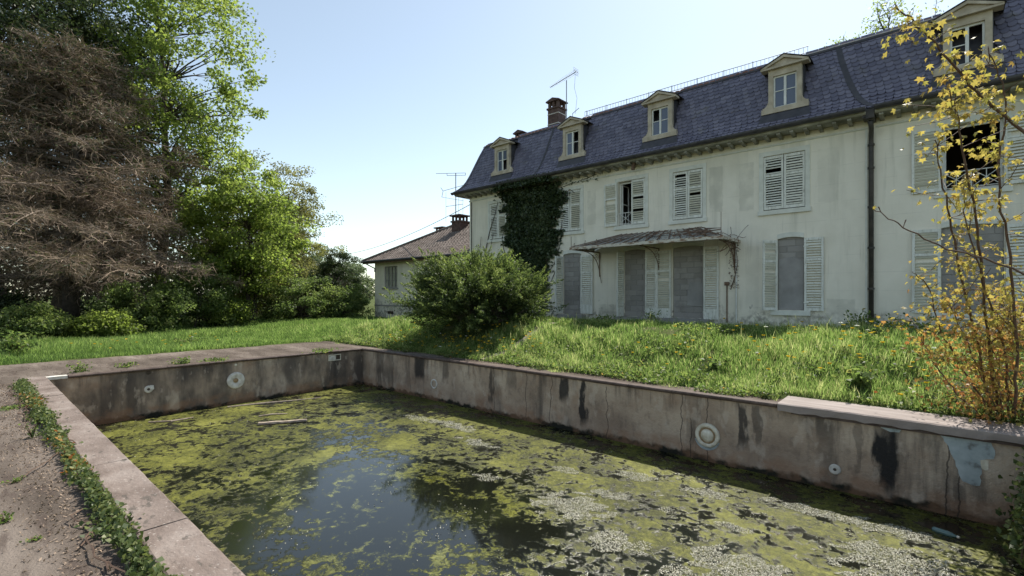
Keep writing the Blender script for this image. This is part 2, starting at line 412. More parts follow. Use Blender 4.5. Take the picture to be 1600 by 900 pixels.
# ------------------------------------------------------------------ mesh helpers
class MB:
    def __init__(s):
        s.v = []
        s.f = []
    def face(s, pts):
        b = len(s.v)
        s.v += [tuple(p) for p in pts]
        s.f.append(tuple(range(b, b + len(pts))))
        return s
    def box(s, x0, x1, y0, y1, z0, z1):
        b = len(s.v)
        s.v += [(x0, y0, z0), (x1, y0, z0), (x1, y1, z0), (x0, y1, z0), (x0, y0, z1), (x1, y0, z1), (x1, y1, z1), (x0, y1, z1)]
        for q in ((3, 2, 1, 0), (4, 5, 6, 7), (0, 1, 5, 4), (1, 2, 6, 5), (2, 3, 7, 6), (3, 0, 4, 7)):
            s.f.append(tuple(b + i for i in q))
        return s
    def prism(s, poly, axis, a, b):
        """extrude a 2-D polygon along an axis ('x','y','z') from a to b"""
        def P(u, v, t):
            return {'x': (t, u, v), 'y': (u, t, v), 'z': (u, v, t)}[axis]
        n = len(poly)
        o = len(s.v)
        s.v += [P(u, v, a) for u, v in poly] + [P(u, v, b) for u, v in poly]
        s.f.append(tuple(o + i for i in range(n)))
        s.f.append(tuple(o + n + i for i in reversed(range(n))))
        for i in range(n):
            j = (i + 1) % n
            s.f.append((o + i, o + n + i, o + n + j, o + j))
        return s
    def tube(s, pts, rad, sides=6, cap=True):
        pts = [Vector(p) for p in pts]
        rad = rad if isinstance(rad, (list, tuple)) else [rad] * len(pts)
        o = len(s.v)
        up = Vector((0.13, 0.29, 0.95))
        for i, p in enumerate(pts):
            d = (pts[min(i + 1, len(pts) - 1)] - pts[max(i - 1, 0)])
            d = d.normalized() if d.length > 1e-9 else Vector((0, 0, 1))
            a = d.cross(up)
            if a.length < 1e-3:
                a = d.cross(Vector((1, 0, 0)))
            a.normalize()
            b = d.cross(a)
            for j in range(sides):
                t = 2 * math.pi * j / sides
                s.v.append(tuple(p + (a * math.cos(t) + b * math.sin(t)) * rad[i]))
        for i in range(len(pts) - 1):
            for j in range(sides):
                k = (j + 1) % sides
                s.f.append((o + i * sides + j, o + i * sides + k, o + (i + 1) * sides + k, o + (i + 1) * sides + j))
        if cap:
            s.f.append(tuple(o + j for j in reversed(range(sides))))
            e = o + (len(pts) - 1) * sides
            s.f.append(tuple(e + j for j in range(sides)))
        return s
    def lathe(s, prof, c, axis, sides=20):
        """prof: list of (radius, along) round an axis vector at c"""
        ax = Vector(axis).normalized()
        a = ax.cross(Vector((0.3, 0.1, 1))).normalized()
        b = ax.cross(a)
        c = Vector(c)
        o = len(s.v)
        for r, h in prof:
            for j in range(sides):
                t = 2 * math.pi * j / sides
                s.v.append(tuple(c + ax * h + (a * math.cos(t) + b * math.sin(t)) * r))
        for i in range(len(prof) - 1):
            for j in range(sides):
                k = (j + 1) % sides
                s.f.append((o + i * sides + j, o + i * sides + k, o + (i + 1) * sides + k, o + (i + 1) * sides + j))
        return s
    def mesh(s, name, off=(0, 0, 0)):
        me = bpy.data.meshes.new(name)
        me.from_pydata([(x - off[0], y - off[1], z - off[2]) for x, y, z in s.v], [], s.f)
        me.update()
        return me

def link(name, me, mat=None, parent=None):
    o = bpy.data.objects.new(name, me)
    C.objects.link(o)
    if mat is not None and me is not None and len(me.materials) == 0:
        me.materials.append(MAT[mat] if isinstance(mat, str) else mat)
    if parent is not None:
        o.parent = parent
    return o

def root_loc(o):
    while o.parent is not None:
        o = o.parent
    return o.location

def part(name, mb, mat, parent, smooth=False, kind=None, label=None):
    """a part whose points are given in world space"""
    me = mb.mesh(name, root_loc(parent))
    o = link(name, me, mat, parent)
    if smooth:
        me.polygons.foreach_set('use_smooth', [True] * len(me.polygons))
    if kind:
        o['kind'] = kind
    if label:
        o['label'] = label
    return o

def thing(name, label, cat, loc=(0, 0, 0), group=None):
    o = bpy.data.objects.new(name, None)
    C.objects.link(o)
    o.location = loc
    o.empty_display_size = 0.1
    o['label'] = label
    o['category'] = cat
    if group:
        o['group'] = group
    return o

def tag(o, label=None, cat=None, group=None, kind=None):
    for k, v in (('label', label), ('category', cat), ('group', group), ('kind', kind)):
        if v:
            o[k] = v
    return o

def arrmesh(name, V, nper, tint=None, off=(0, 0, 0), faces=None):
    """fast mesh from an (n*nper,3) array of n-gons, or with an explicit uniform face array"""
    V = np.asarray(V, dtype=np.float32) - np.asarray(off, dtype=np.float32)
    me = bpy.data.meshes.new(name)
    nv = len(V)
    me.vertices.add(nv)
    me.vertices.foreach_set('co', V.ravel())
    if faces is None:
        F = np.arange(nv, dtype=np.int32).reshape(-1, nper)
    else:
        F = np.asarray(faces, dtype=np.int32)
    nf, k = F.shape
    me.loops.add(nf * k)
    me.loops.foreach_set('vertex_index', F.ravel())
    me.polygons.add(nf)
    me.polygons.foreach_set('loop_start', np.arange(0, nf * k, k, dtype=np.int32))
    me.polygons.foreach_set('loop_total', np.full(nf, k, dtype=np.int32))
    if tint is not None:
        a = me.attributes.new('tint', 'FLOAT', 'POINT')
        a.data.foreach_set('value', np.asarray(tint, dtype=np.float32).ravel())
    me.update()
    me.validate()
    return me

def unit(a):
    return a / (np.linalg.norm(a, axis=-1, keepdims=True) + 1e-9)

def leaves(P, L, W, tint, direction=None, dirw=0.0, flat=0.3, g=rng):
    """one folded four-point leaf per point P: base, left, tip, right"""
    n = len(P)
    d = unit(g.normal(size=(n, 3)))
    if direction is not None:
        d = unit(d * (1 - dirw) + direction * dirw)
    nn = unit(g.normal(size=(n, 3)) * (1 - flat) + np.array([0, 0, 1.0]) * flat)
    s = unit(np.cross(d, nn))
    nn = np.cross(s, d)
    L = (L * g.uniform(.65, 1.25, n))[:, None]
    W = (W * g.uniform(.7, 1.2, n))[:, None]
    b = P - d * L * .5
    t = P + d * L * .5 - nn * L * .12
    m = P - d * L * .05
    V = np.stack([b, m - s * W * .5 + nn * W * .18, t, m + s * W * .5 + nn * W * .18], 1)
    return V.reshape(-1, 3), np.repeat(tint, 4)

def snoise(P, f=1.0, seed=0):
    """cheap smooth pseudo noise from sines, about -1..1"""
    r = np.random.default_rng(seed)
    out = np.zeros(len(P))
    for i in range(5):
        k = r.normal(size=P.shape[1]) * f * (1.35 ** i)
        out += np.sin(P @ k + r.uniform(0, 6.28)) / (1.25 ** i)
    return out / 2.4

def smooth(a, b, x):
    t = np.clip((x - a) / (b - a), 0, 1)
    return t * t * (3 - 2 * t)

# ------------------------------------------------------------------ layout constants
PX0, PX1, PY0, PY1 = -13.91, 0.95, 1.126, 8.48     # pool basin inside faces
WZ = -1.147                                        # water level
FY = 17.0                                          # house facade
HX0, HX1 = -17.85, 6.0
DX0 = -17.3                                        # far edge of the paving
DY1 = 9.05                                         # house-side edge of the paving

def gz(x, y):
    x = np.asarray(x, dtype=float)
    y = np.asarray(y, dtype=float)
    s = .22 + .78 * smooth(-22, -13.5, x)
    b = (.88 * smooth(8.8, 11.6, y) - .42 * smooth(12.0, 14.5, y) * smooth(-19, -14, x)) * s
    b = b + .03 * np.sin(x * 1.3 + y * .7) * smooth(9.3, 11, y)
    # the paved area: keep the soil just under it
    inside = (x > DX0 + .15) & (x < 8) & (y < DY1 - .1)
    out = np.where(inside, -.06, b + .006)
    return out

# ------------------------------------------------------------------ ground, deck, water
def ground():
    xs = [-900, -400, -200, -120, -80, -60, -50, -45] + list(np.arange(-42, DX0 - .01, .65)) + [DX0 + .1, DX0 + .2, PX0 - .55] + list(np.arange(-13.3, .9, .6)) + [PX1 + .55, 2, 3, 4.5, 6, 8.05, 12, 20, 40, 90, 200, 400, 900]
    ys = [-900, -400, -200, -90, -40, -20, -8, -3, PY0 - .6, PY1 + .45, 8.9, DY1 - .05] + list(np.arange(9.2, 17.6, .4)) + [18.5, 20, 22, 25, 30, 36, 45, 60, 90, 160, 300, 500, 900]
    xs = np.array(sorted(xs))
    ys = np.array(sorted(ys))
    X, Y = np.meshgrid(xs, ys)
    Z = gz(X, Y)
    V = np.stack([X, Y, Z], -1).reshape(-1, 3)
    F = []
    nx = len(xs)
    for j in range(len(ys) - 1):
        for i in range(nx - 1):
            cx, cy = (xs[i] + xs[i + 1]) / 2, (ys[j] + ys[j + 1]) / 2
            if PX0 - .55 - .01 < cx < PX1 + .56 and PY0 - .61 < cy < PY1 + .46:
                continue
            F.append((j * nx + i, j * nx + i + 1, (j + 1) * nx + i + 1, (j + 1) * nx + i))
    me = arrmesh('ground', V, 4, faces=F)
    me.polygons.foreach_set('use_smooth', [True] * len(me.polygons))
    o = link('ground', me, 'soil')
    o['kind'] = 'structure'

    m = MB()
    o = .30
    m.face([(DX0, -14, 0), (8, -14, 0), (8, PY0 - o, 0), (DX0, PY0 - o, 0)])
    m.face([(DX0, PY0 - o, 0), (PX0 - .06, PY0 - o, 0), (PX0 - .06, DY1, 0), (DX0, DY1, 0)])
    m.face([(PX0 - .06, PY1 + .06, 0), (8, PY1 + .06, 0), (8, DY1, 0), (PX0 - .06, DY1, 0)])
    m.face([(PX1 + .06, PY0 - o, 0), (8, PY0 - o, 0), (8, PY1 + .06, 0), (PX1 + .06, PY1 + .06, 0)])
    d = link('paving', m.mesh('paving'), 'deck')
    d['kind'] = 'structure'

    m = MB()
    m.face([(PX0, PY0, WZ), (PX1, PY0, WZ), (PX1, PY1, WZ), (PX0, PY1, WZ)])
    w = link('pool_water', m.mesh('pool_water'), 'water')
    w['kind'] = 'structure'

    # trodden path through the lawn
    V, F = [], []
    ts = np.linspace(0, 1, 26)
    for i, t in enumerate(ts):
        y = 9.0 + t * 4.0
        x = -8.95 + .9 * t + .12 * math.sin(t * 7)
        w_ = .16 + .05 * math.sin(t * 17) + .05 * math.sin(t * 31)
        for sx in (-w_, w_):
            V.append((x + sx, y, float(gz(x + sx, y)) + .02))
    for i in range(25):
        F.append((2 * i, 2 * i + 1, 2 * i + 3, 2 * i + 2))
    p = link('garden_path', arrmesh('garden_path', V, 4, faces=F), 'path')
    p['kind'] = 'structure'
ground()

# ------------------------------------------------------------------ swimming pool
def pool():
    T = thing('swimming_pool', 'old drained concrete swimming pool with stained walls and green water', 'pool', (PX0, PY0, -1.6))
    zt = -.03
    part('basin_wall', MB().box(PX0 - .5, PX1 + .5, PY1, PY1 + .5, -1.8, zt), 'poolwall', T, label='long stained wall on the house side')
    part('basin_wall', MB().box(PX0 - .5, PX0, PY0 - .5, PY1 - .002, -1.8, zt - .002), 'poolwall', T, label='darker short wall at the far end')
    part('basin_wall', MB().box(PX0 + .002, PX1 + .5, PY0 - .5, PY0, -1.8, zt), 'poolwall', T)
    part('basin_wall', MB().box(PX1, PX1 + .5, PY0 + .002, PY1 - .002, -1.8, zt - .002), 'poolwall', T)
    part('basin_floor', MB().box(PX0 - .1, PX1 + .1, PY0 - .1, PY1 + .1, -1.75, -1.65), 'poolwall', T)
    # brown rounded rim on two sides, in lengths
    def rim(poly_fn, a, b, n, axis):
        L = (b - a) / n
        for i in range(n):
            dz = random.uniform(-.004, .004)
            m = MB()
            pts = [(u, v + dz) for u, v in poly_fn]
            m.prism(pts, axis, a + i * L + .003, a + (i + 1) * L - .003)
            part('rim_stone', m, 'rim', T)
    prof = [(.10, -.055), (.0, -.055), (-.035, -.05), (-.05, -.03), (-.052, -.008), (-.04, .008), (-.015, .014), (.10, .012)]
    rim([(PY1 + u, v) for u, v in prof], PX0 + .06, -1.9, 14, 'x')
    rim([(PX0 - u, v) for u, v in prof][::-1], PY0 + .35, PY1 + .06, 8, 'y')
    part('corner_patch', MB().box(PX0 - .16, PX0 + .02, PY0 - .02, PY0 + .34, -.05, .009), 'mortar', T)
    # broad coping on the near side, weathered lengths
    xs = [PX0 - .12, -11.2, -8.6, -6.3, -4.3, -2.4, -.6, 1.2]
    for i in range(len(xs) - 1):
        j = random.uniform(-.004, .004)
        n = 14
        V, F = [], []
        x0, x1 = xs[i] + .004, xs[i + 1] - .004
        for k in range(n + 1):
            x = x0 + (x1 - x0) * k / n
            e = random.uniform(-.003, .003)
            y0, y1 = PY0 - .31 + random.uniform(-.003, .003), PY0 + .018 + e
            z = .022 + j
            V += [(x, y0, -.06), (x, y0, z - .008), (x, y0 + .012, z), (x, y1 - .02, z + random.uniform(-.003, .003)), (x, y1, z - .02), (x, y1, -.09), (x, PY0 - .01, -.10)]
        for k in range(n):
            for q in range(6):
                a = k * 7 + q
                F.append((a, a + 1, a + 8, a + 7))
        m = MB()
        m.v, m.f = V, [tuple(reversed(f)) for f in F]
        m.f.append(tuple(range(7)))
        m.f.append(tuple(reversed(range(n * 7, n * 7 + 7))))
        part('coping_stone', m, 'coping', T)
    # lamp niches and nozzles
    def ring(c, ax, r, depth, name, mat, prof=None):
        m = MB()
        m.lathe(prof, c, ax, 24)
        return part(name, m, mat, T, smooth=True)
    # big lamp on the long wall
    c = (-2.98, PY1, -.69)
    a = (0, -1, 0)
    p = ring(c, a, .2, .05, 'pool_lamp', 'fitting', [(.205, -.01), (.205, .035), (.19, .05), (.15, .05), (.14, .035)])
    for nm, mt, pf in (('seal_ring', 'rustring', [(.14, .03), (.135, .044), (.115, .044), (.11, .03)]), ('lamp_lens', 'fitting', [(.11, .028), (.09, .05), (.05, .062), (0.001, .066)])):
        m = MB().lathe(pf, c, a, 24)
        part(nm, m, mt, p, smooth=True)
    m = MB()
    pts = []
    for k in range(11):
        t = math.pi * (1.08 + .84 * k / 10)
        pts.append((c[0] - .01 + .215 * math.cos(t), c[2] - .045 + .215 * math.sin(t)))
    m.prism(pts, 'y', PY1 - .012, PY1 + .01)
    part('paint_flake', m, 'bluepaint', T)
    # dish lamp on the far wall
    c = (PX0, 4.75, -.53)
    a = (1, 0, 0)
    p = ring(c, a, .2, .05, 'pool_lamp', 'mortar', [(.215, -.01), (.215, .03), (.20, .045), (.12, .03), (.06, .012)])
    part('lamp_socket', MB().lathe([(.062, .012), (.05, .03), (.02, .034), (.001, .034)], c, a, 16), 'rustring', p, smooth=True)
    m = MB()
    m.lathe([(.03, -.01), (.03, .02), (.001, .022)], (PX0, 4.75, -.12), a, 12)
    part('bolt', m, 'fitting', T)
    # nozzles
    for c, a, r, hole in (((-1.14, PY1, -.84), (0, -1, 0), .075, .022), ((PX0, 2.87, -.49), (1, 0, 0), .085, .03)):
        p = ring(c, a, r, .03, 'nozzle', 'mortar', [(r, -.01), (r, .018), (r * .8, .03), (hole, .022)])
        part('nozzle_hole', MB().lathe([(hole, .0225), (.001, .018)], c, a, 10), 'darkhole', p)
    m = MB()
    m.prism([(2.80, -.53), (2.86, -.58), (2.98, -.50), (2.97, -.41), (2.90, -.40)], 'x', PX0 - .01, PX0 + .012)
    part('paint_flake', m, 'mortar', T)
    p = ring((-10.3, PY1, -.70), (0, -1, 0), .11, .03, 'nozzle_ring', 'mortar', [(.13, -.01), (.13, .02), (.10, .022), (.098, -.005)])
    part('nozzle_hole', MB().lathe([(.098, .004), (.001, .004)], (-10.3, PY1, -.70), (0, -1, 0), 16), 'poolwall', p)
    part('drain_hole', MB().lathe([(.05, .003), (.001, .004)], (PX0, 2.87, -.10), (1, 0, 0), 12), 'darkhole', T)  # flat disc on the wall, the hole's shade is painted in its colour
    # skimmer mouth in the far wall
    m = MB()
    y0, y1, z0, z1 = 7.33, 7.74, -.29, -.10
    m.box(PX0 - .002, PX0 + .02, y0, y1, z1 - .025, z1).box(PX0 - .002, PX0 + .02, y0, y1, z0, z0 + .025)
    m.box(PX0 - .002, PX0 + .02, y0, y0 + .025, z0 + .025, z1 - .025).box(PX0 - .002, PX0 + .02, y1 - .025, y1, z0 + .025, z1 - .025)
    s = part('skimmer', m, 'fitting', T)
    part('skimmer_flap', MB().box(PX0 + .001, PX0 + .006, y0 + .025, y1 - .16, z0 + .03, z1 - .03), 'mortar', s)
    part('skimmer_mouth', MB().box(PX0 + .001, PX0 + .004, y1 - .155, y1 - .025, z0 + .03, z1 - .03), 'darkhole', s)  # thin dark plate painted as the shade within the mouth
    # peeling pale blue paint by the slab
    def jag(poly, a=.014):
        out = []
        for i, (u, v) in enumerate(poly):
            u2, v2 = poly[(i + 1) % len(poly)]
            k = max(2, int(math.hypot(u2 - u, v2 - v) / .045))
            for q in range(k):
                t = q / k
                out.append((u + (u2 - u) * t + random.uniform(-a, a), v + (v2 - v) * t + random.uniform(-a, a)))
        return out
    m = MB()
    m.prism(jag([(.02, -.10), (.12, -.30), (.19, -.52), (.24, -.66), (.33, -.69), (.40, -.67), (.40, -.36), (.52, -.33), (.53, -.20), (.5, -.09)]), 'y', PY1 - .004, PY1 + .01)
    part('paint_flake', m, 'bluepaint', T, label='large flake of pale blue paint')
    m = MB()
    m.prism([(.40, -.35), (.47, -.35), (.47, -.46), (.44, -.48), (.40, -.45)], 'y', PY1 - .003, PY1 + .01)
    part('paint_flake', m, 'fitting', T)
    m = MB()
    m.prism([(-.62, -.09), (-.60, -.13), (-.50, -.17), (-.40, -.16), (-.37, -.10)], 'y', PY1 - .004, PY1 + .01)
    part('paint_flake', m, 'bluepaint', T)
    # the pale slab on the rim
    S = thing('stone_slab', 'long pale stone slab lying on the pool rim by the yellow shrub', 'slab', (-1.9, 8.4, 0))
    n = 40
    V, F = [], []
    for k in range(n + 1):
        x = -1.88 + 4.0 * k / n
        e = [random.uniform(-.012, .012) for _ in range(4)]
        V += [(x + (.12 if k == 0 else 0) * 0, 8.395 + e[0] * .6, -.075 + e[1]), (x, 8.385 + e[2] * .5, .025), (x, 8.405, .04), (x, 9.10 + e[3], .042), (x, 9.13, -.05)]
    for k in range(n):
        for q in range(5):
            a = k * 5 + q
            b = k * 5 + (q + 1) % 5
            F.append((a, a + 5, b + 5, b))
    m = MB()
    m.v, m.f = V, F
    m.f.append(tuple(reversed(range(5))))
    m.f.append(tuple(range(n * 5, n * 5 + 5)))
    part('slab_body', m, 'slab', S)
    m = MB().box(-1.7, 2.0, 8.43, 8.47, -.11, -.076)
    part('mortar_bed', m, 'rim', S)
pool()

# ------------------------------------------------------------------ the country house
UP = [(-15.88, .53), (-11.71, .56), (-8.86, .57), (-6.675, .53), (-3.63, .58), (.64, .57)]      # upper windows: centre, half width
UZ = (4.44, 6.12)
LOW = [(-12.06, -11.15, .90, 3.38), (-9.17, -8.29, .90, 3.36), (-7.22, -6.12, .90, 3.36), (-3.81, -3.08, 1.25, 3.42), (.06, 1.22, 1.25, 3.42)]
PROF = [(16.44, 6.84), (16.56, 6.925), (16.68, 7.04), (16.80, 7.19), (16.91, 7.38), (17.02, 7.64), (17.13, 7.94), (17.26, 8.32), (17.40, 8.72), (17.60, 9.24)]
HOUSE = None

def house():
    global HOUSE
    H = HOUSE = thing('country_house', 'long derelict cream country house with slate mansard roof and shutters', 'house', (HX0, FY, .8))
    # --- facade wall with real openings
    m = MB()
    ops = [(c - h, c + h, UZ[0] - .02, UZ[1] + .02) for c, h in UP] + [(a, b, z0, z1 + .12) for a, b, z0, z1 in LOW]
    xs = sorted({HX0, HX1} | {o[0] for o in ops} | {o[1] for o in ops})
    zs = sorted({.2, 6.70} | {o[2] for o in ops} | {o[3] for o in ops})
    def hole(x, z):
        return any(o[0] < x < o[1] and o[2] < z < o[3] for o in ops)
    for i in range(len(xs) - 1):
        for j in range(len(zs) - 1):
            if not hole((xs[i] + xs[i + 1]) / 2, (zs[j] + zs[j + 1]) / 2):
                m.face([(xs[i], FY, zs[j]), (xs[i + 1], FY, zs[j]), (xs[i + 1], FY, zs[j + 1]), (xs[i], FY, zs[j + 1])])
    D = .32
    for a, b, z0, z1 in ops:
        m.face([(a, FY, z0), (a, FY, z1), (a, FY + D, z1), (a, FY + D, z0)])
        m.face([(b, FY, z1), (b, FY, z0), (b, FY + D, z0), (b, FY + D, z1)])
        m.face([(a, FY, z1), (b, FY, z1), (b, FY + D, z1), (a, FY + D, z1)])
        m.face([(b, FY, z0), (a, FY, z0), (a, FY + D, z0), (b, FY + D, z0)])
    # segmental arch heads over the ground floor openings
    for a, b, z0, z1 in LOW:
        n = 10
        top = z1 + .12
        arc = []
        for k in range(n + 1):
            t = k / n
            arc.append((a + (b - a) * t, z1 + .055 + .05 * (1 - (2 * t - 1) ** 2)))
        for k in range(n):
            (xa, za), (xb, zb) = arc[k], arc[k + 1]
            m.face([(xa, FY, za), (xb, FY, zb), (xb, FY, top + .001), (xa, FY, top + .001)])
            m.face([(xa, FY, za), (xa, FY + .3, za), (xb, FY + .3, zb), (xb, FY, zb)])
    m.face([(HX0, FY, .2), (HX0, FY, 6.7), (HX0, 26, 6.7), (HX0, 26, .2)])
    m.face([(HX1, FY, 6.7), (HX1, FY, .2), (HX1, 26, .2), (HX1, 26, 6.7)])
    m.face([(HX1, 26, .2), (HX0, 26, .2), (HX0, 26, 6.7), (HX1, 26, 6.7)])
    part('wall', m, 'plaster', H)
    # rooms behind the openings
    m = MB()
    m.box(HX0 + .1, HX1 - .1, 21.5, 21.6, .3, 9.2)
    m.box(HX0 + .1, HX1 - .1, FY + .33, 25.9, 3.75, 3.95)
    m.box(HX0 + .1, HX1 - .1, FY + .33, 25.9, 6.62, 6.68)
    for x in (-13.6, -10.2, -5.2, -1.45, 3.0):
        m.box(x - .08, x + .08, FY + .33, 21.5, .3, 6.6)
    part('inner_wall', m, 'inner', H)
    # --- bands, cornice and gutter
    for a, b in ((HX0 - .02, -1.5), (-1.30, HX1 + .02)):
        part('string_course', MB().prism([(FY, 6.43), (FY - .03, 6.44), (FY - .045, 6.465), (FY - .03, 6.49), (FY, 6.49)], 'x', a, b), 'trim', H)
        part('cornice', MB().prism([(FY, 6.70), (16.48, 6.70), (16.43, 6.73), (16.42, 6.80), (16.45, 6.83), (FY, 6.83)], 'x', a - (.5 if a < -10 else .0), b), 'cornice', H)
        m = MB()
        pr = []
        for k in range(9):
            t = math.pi * (1 + k / 8)
            pr.append((16.35 + .10 * math.cos(t), 6.87 + .115 * math.sin(t)))
        pr += [(16.44, 6.87), (16.41, 6.81), (16.35, 6.79), (16.29, 6.81), (16.265, 6.87)]
        m.prism(pr, 'x', a - (.6 if a < -10 else .0), b)
        part('gutter', m, 'zinc', H)  # made thicker and darker so it takes in the shade under the tiles
    part('cornice', MB().prism([(HX0, 6.70), (HX0 - .52, 6.70), (HX0 - .56, 6.80), (HX0, 6.83)], 'y', 16.9, 26), 'trim', H)
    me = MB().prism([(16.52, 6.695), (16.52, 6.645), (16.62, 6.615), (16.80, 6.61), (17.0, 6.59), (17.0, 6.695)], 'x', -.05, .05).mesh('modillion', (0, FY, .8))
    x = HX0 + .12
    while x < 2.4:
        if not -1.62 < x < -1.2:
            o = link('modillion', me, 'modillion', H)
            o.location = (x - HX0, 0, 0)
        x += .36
    # ragged boards where the two eaves meet, with the hopper
    m = MB()
    m.box(-1.50, -1.31, 16.44, 16.98, 6.58, 6.84).box(-1.58, -1.40, 16.48, 16.9, 6.62, 6.69)
    part('rainwater_hopper', m, 'pipe', H)
    m = MB()
    m.tube([(-1.40, 16.55, 6.52), (-1.40, 16.72, 6.36), (-1.42, 16.90, 6.22), (-1.42, 16.905, 5.9), (-1.42, 16.905, .75)], .062, 10)
    dp = part('downpipe', m, 'pipe', H, smooth=True)
    for z in (1.9, 3.05, 4.2, 5.3, 5.95):
        part('pipe_bracket', MB().lathe([(.066, -.03), (.082, -.028), (.082, .028), (.066, .03)], (-1.42, 16.905, z), (0, 0, 1), 10), 'pipe', dp)
    part('pilaster_edge', MB().box(-1.56, -1.51, FY - .025, FY, .6, 6.43), 'trim', H)
    m = MB().tube([(HX0 + .16, FY - .03, 6.40), (HX0 + .16, FY - .03, .8)], .02, 6)
    part('corner_cable', m, 'pipe', H)
    # small rusty box under the eave
    part('bird_box', MB().prism([(-8.70, 6.45), (-8.62, 6.44), (-8.54, 6.74), (-8.64, 6.76)], 'y', 16.66, 16.78), 'rust', H)
    # --- window surrounds
    for c, h in UP:
        w = h + .13
        p = part('window_surround', MB().box(c - w, c - h - .005, FY - .03, FY, UZ[0] - .03, UZ[1] + .17).box(c + h + .005, c + w, FY - .03, FY, UZ[0] - .03, UZ[1] + .17)
                 .box(c - h - .005, c + h + .005, FY - .03, FY, UZ[1] + .03, UZ[1] + .17), 'trim', H)
        part('sill', MB().box(c - w - .03, c + w + .03, FY - .07, FY + .01, UZ[0] - .17, UZ[0] - .035), 'trim', p)
    for a, b, z0, z1 in LOW:
        n = 10
        m = MB()
        arc = [(a + (b - a) * k / n, z1 + .055 + .05 * (1 - (2 * k / n - 1) ** 2)) for k in range(n + 1)]
        for k in range(n):
            (xa, za), (xb, zb) = arc[k], arc[k + 1]
            m.prism([(xa, za + .003), (xb, zb + .003), (xb, zb + .15), (xa, za + .15)], 'y', FY - .022, FY)
        part('arch_band', m, 'trim', H)
        if z0 > 1:
            part('sill', MB().box(a - .18, b + .18, FY - .10, FY + .3, z0 - .16, z0 - .01), 'trim', H)
        else:
            part('door_step', MB().box(a - .25, b + .25, FY - .35, FY + .3, z0 - .22, z0 - .01), 'render_grey', H)
    # --- cement blocks in the ground floor openings
    bm_ = MB()
    w, hh = .50, .2
    me = {}
    for key, bw in (('f', .49), ('h', .24)):
        b = bmesh.new()
        bmesh.ops.create_cube(b, size=1)
        for v in b.verts:
            v.co = Vector((v.co.x * bw, v.co.y * .12, v.co.z * .188))
        bmesh.ops.bevel(b, geom=list(b.edges), offset=.008, segments=1, affect='EDGES')
        mm = bpy.data.meshes.new('block')
        b.to_mesh(mm)
        b.free()
        mm.materials.append(MAT['block'])
        me[key] = mm
    for a, b, z0, z1 in LOW:
        back = part('block_infill', MB().box(a, b, FY + .078, FY + .21, z0, z1 + .12), 'render_grey', H)
        rows = int((z1 + .1 - z0) / .2) + 1
        for r in range(rows):
            x = a - (.25 if r % 2 else 0)
            while x < b - .02:
                x0, x1 = max(x, a), min(x + .5, b)
                if x1 - x0 > .06:
                    o = link('block', me['f'], None, back)
                    o.scale = ((x1 - x0 - .010) / .49, 1, 1)
                    o.location = ((x0 + x1) / 2 - HX0, .125 + random.uniform(-.004, .004) + (.0), z0 + .1 + r * .2 - .8)
                x += .5
    # rendered patch on one infill
    part('cement_patch', MB().prism([(-6.72, 1.35), (-6.16, 1.32), (-6.15, 2.15), (-6.62, 2.18), (-6.70, 1.8)], 'y', FY + .045, FY + .06), 'render_grey', H)
    m = MB()
    m.prism([(-3.79, 1.26), (-3.1, 1.26), (-3.1, 2.75), (-3.35, 2.92), (-3.79, 2.85)], 'y', FY + .045, FY + .06)
    part('cement_patch', m, 'render_grey', H)

    # --- shutters
    slat_me = {}
    def slat(w):
        k = round(w, 3)
        if k not in slat_me:
            m = MB()
            m.prism([(-.018, -.024), (-.014, -.028), (.018, .018), (.014, .024)], 'x', 0, w)
            slat_me[k] = m.mesh('slat')
            slat_me[k].materials.append(MAT['slat'])
        return slat_me[k]
    def shutter(x, y, z0, z1, w, rot, single=True, door=False, lab=None, tall=False, missing=(), tilt=0.0):
        """hinge at x,y; the leaf runs along local +x by w, turned by rot about z"""
        m = MB()
        t = .02
        st = .058
        hgt = z1 - z0
        m.box(0, st, -t, t, 0, hgt).box(w - st, w, -t, t, 0, hgt)
        rails = [(0, .36 if door else .09), (hgt - .08, hgt)]
        mid = hgt * (.70 if (door or tall) else .64)
        rails.append((mid - .035, mid + .035))
        for a, b in rails:
            m.box(st, w - st, -t + .001, t - .001, a, b)
        if door:
            m.box(st + .04, w - st - .04, -t - .008, t + .008, .07, .30)
        # hinges and stay
        for zz in (.25, hgt - .25):
            m.box(-.02, .12, -t - .006, -t, zz - .015, zz + .015)
        o = link('shutter', m.mesh('shutter'), 'shutter', H)
        o.location = (x - HX0, y - FY, z0 - .8)
        o.rotation_euler = (0, random.uniform(-.009, .009), rot + random.uniform(-.02, .02) * (abs(y - FY) > .01))
        if lab:
            o['label'] = lab
        sp = sorted(rails)
        alls = MB()
        for (a0, a1), (b0, b1) in zip(sp, sp[1:]):
            n = max(1, int(round((b0 - a1) / .079)))
            for k in range(n):
                zz = a1 + (b0 - a1) * (k + .5) / n
                if random.random() < .025:
                    continue
                if single:
                    s = link('slat', slat(w - 2 * st), None, o)
                    s.location = (st, 0, zz)
                    s.rotation_euler = (tilt + random.uniform(-.12, .12), random.uniform(-.008, .008), 0)
                else:
                    alls.prism([(-.018, zz - .024), (-.014, zz - .028), (.018, zz + .018), (.014, zz + .024)], 'x', st, w - st)
        if not single:
            s = link('slats', alls.mesh('slats'), 'slat', o)
            s['kind'] = 'stuff'
        return o
    z0, z1 = UZ
    yo = FY - .055
    yi = FY + .0
    def pair(i, single, gapy=-.0):
        c, h = UP[i]
        shutter(c - h + .01, yi, z0, z1, h - .015, 0, single)
        shutter(c + h - .01, yi, z0, z1, h - .015, math.pi, single, tilt=.85 if i == 4 else 0.0)
    pair(0, False)
    pair(1, False)
    pair(3, True)
    pair(4, True)
    c, h = UP[2]
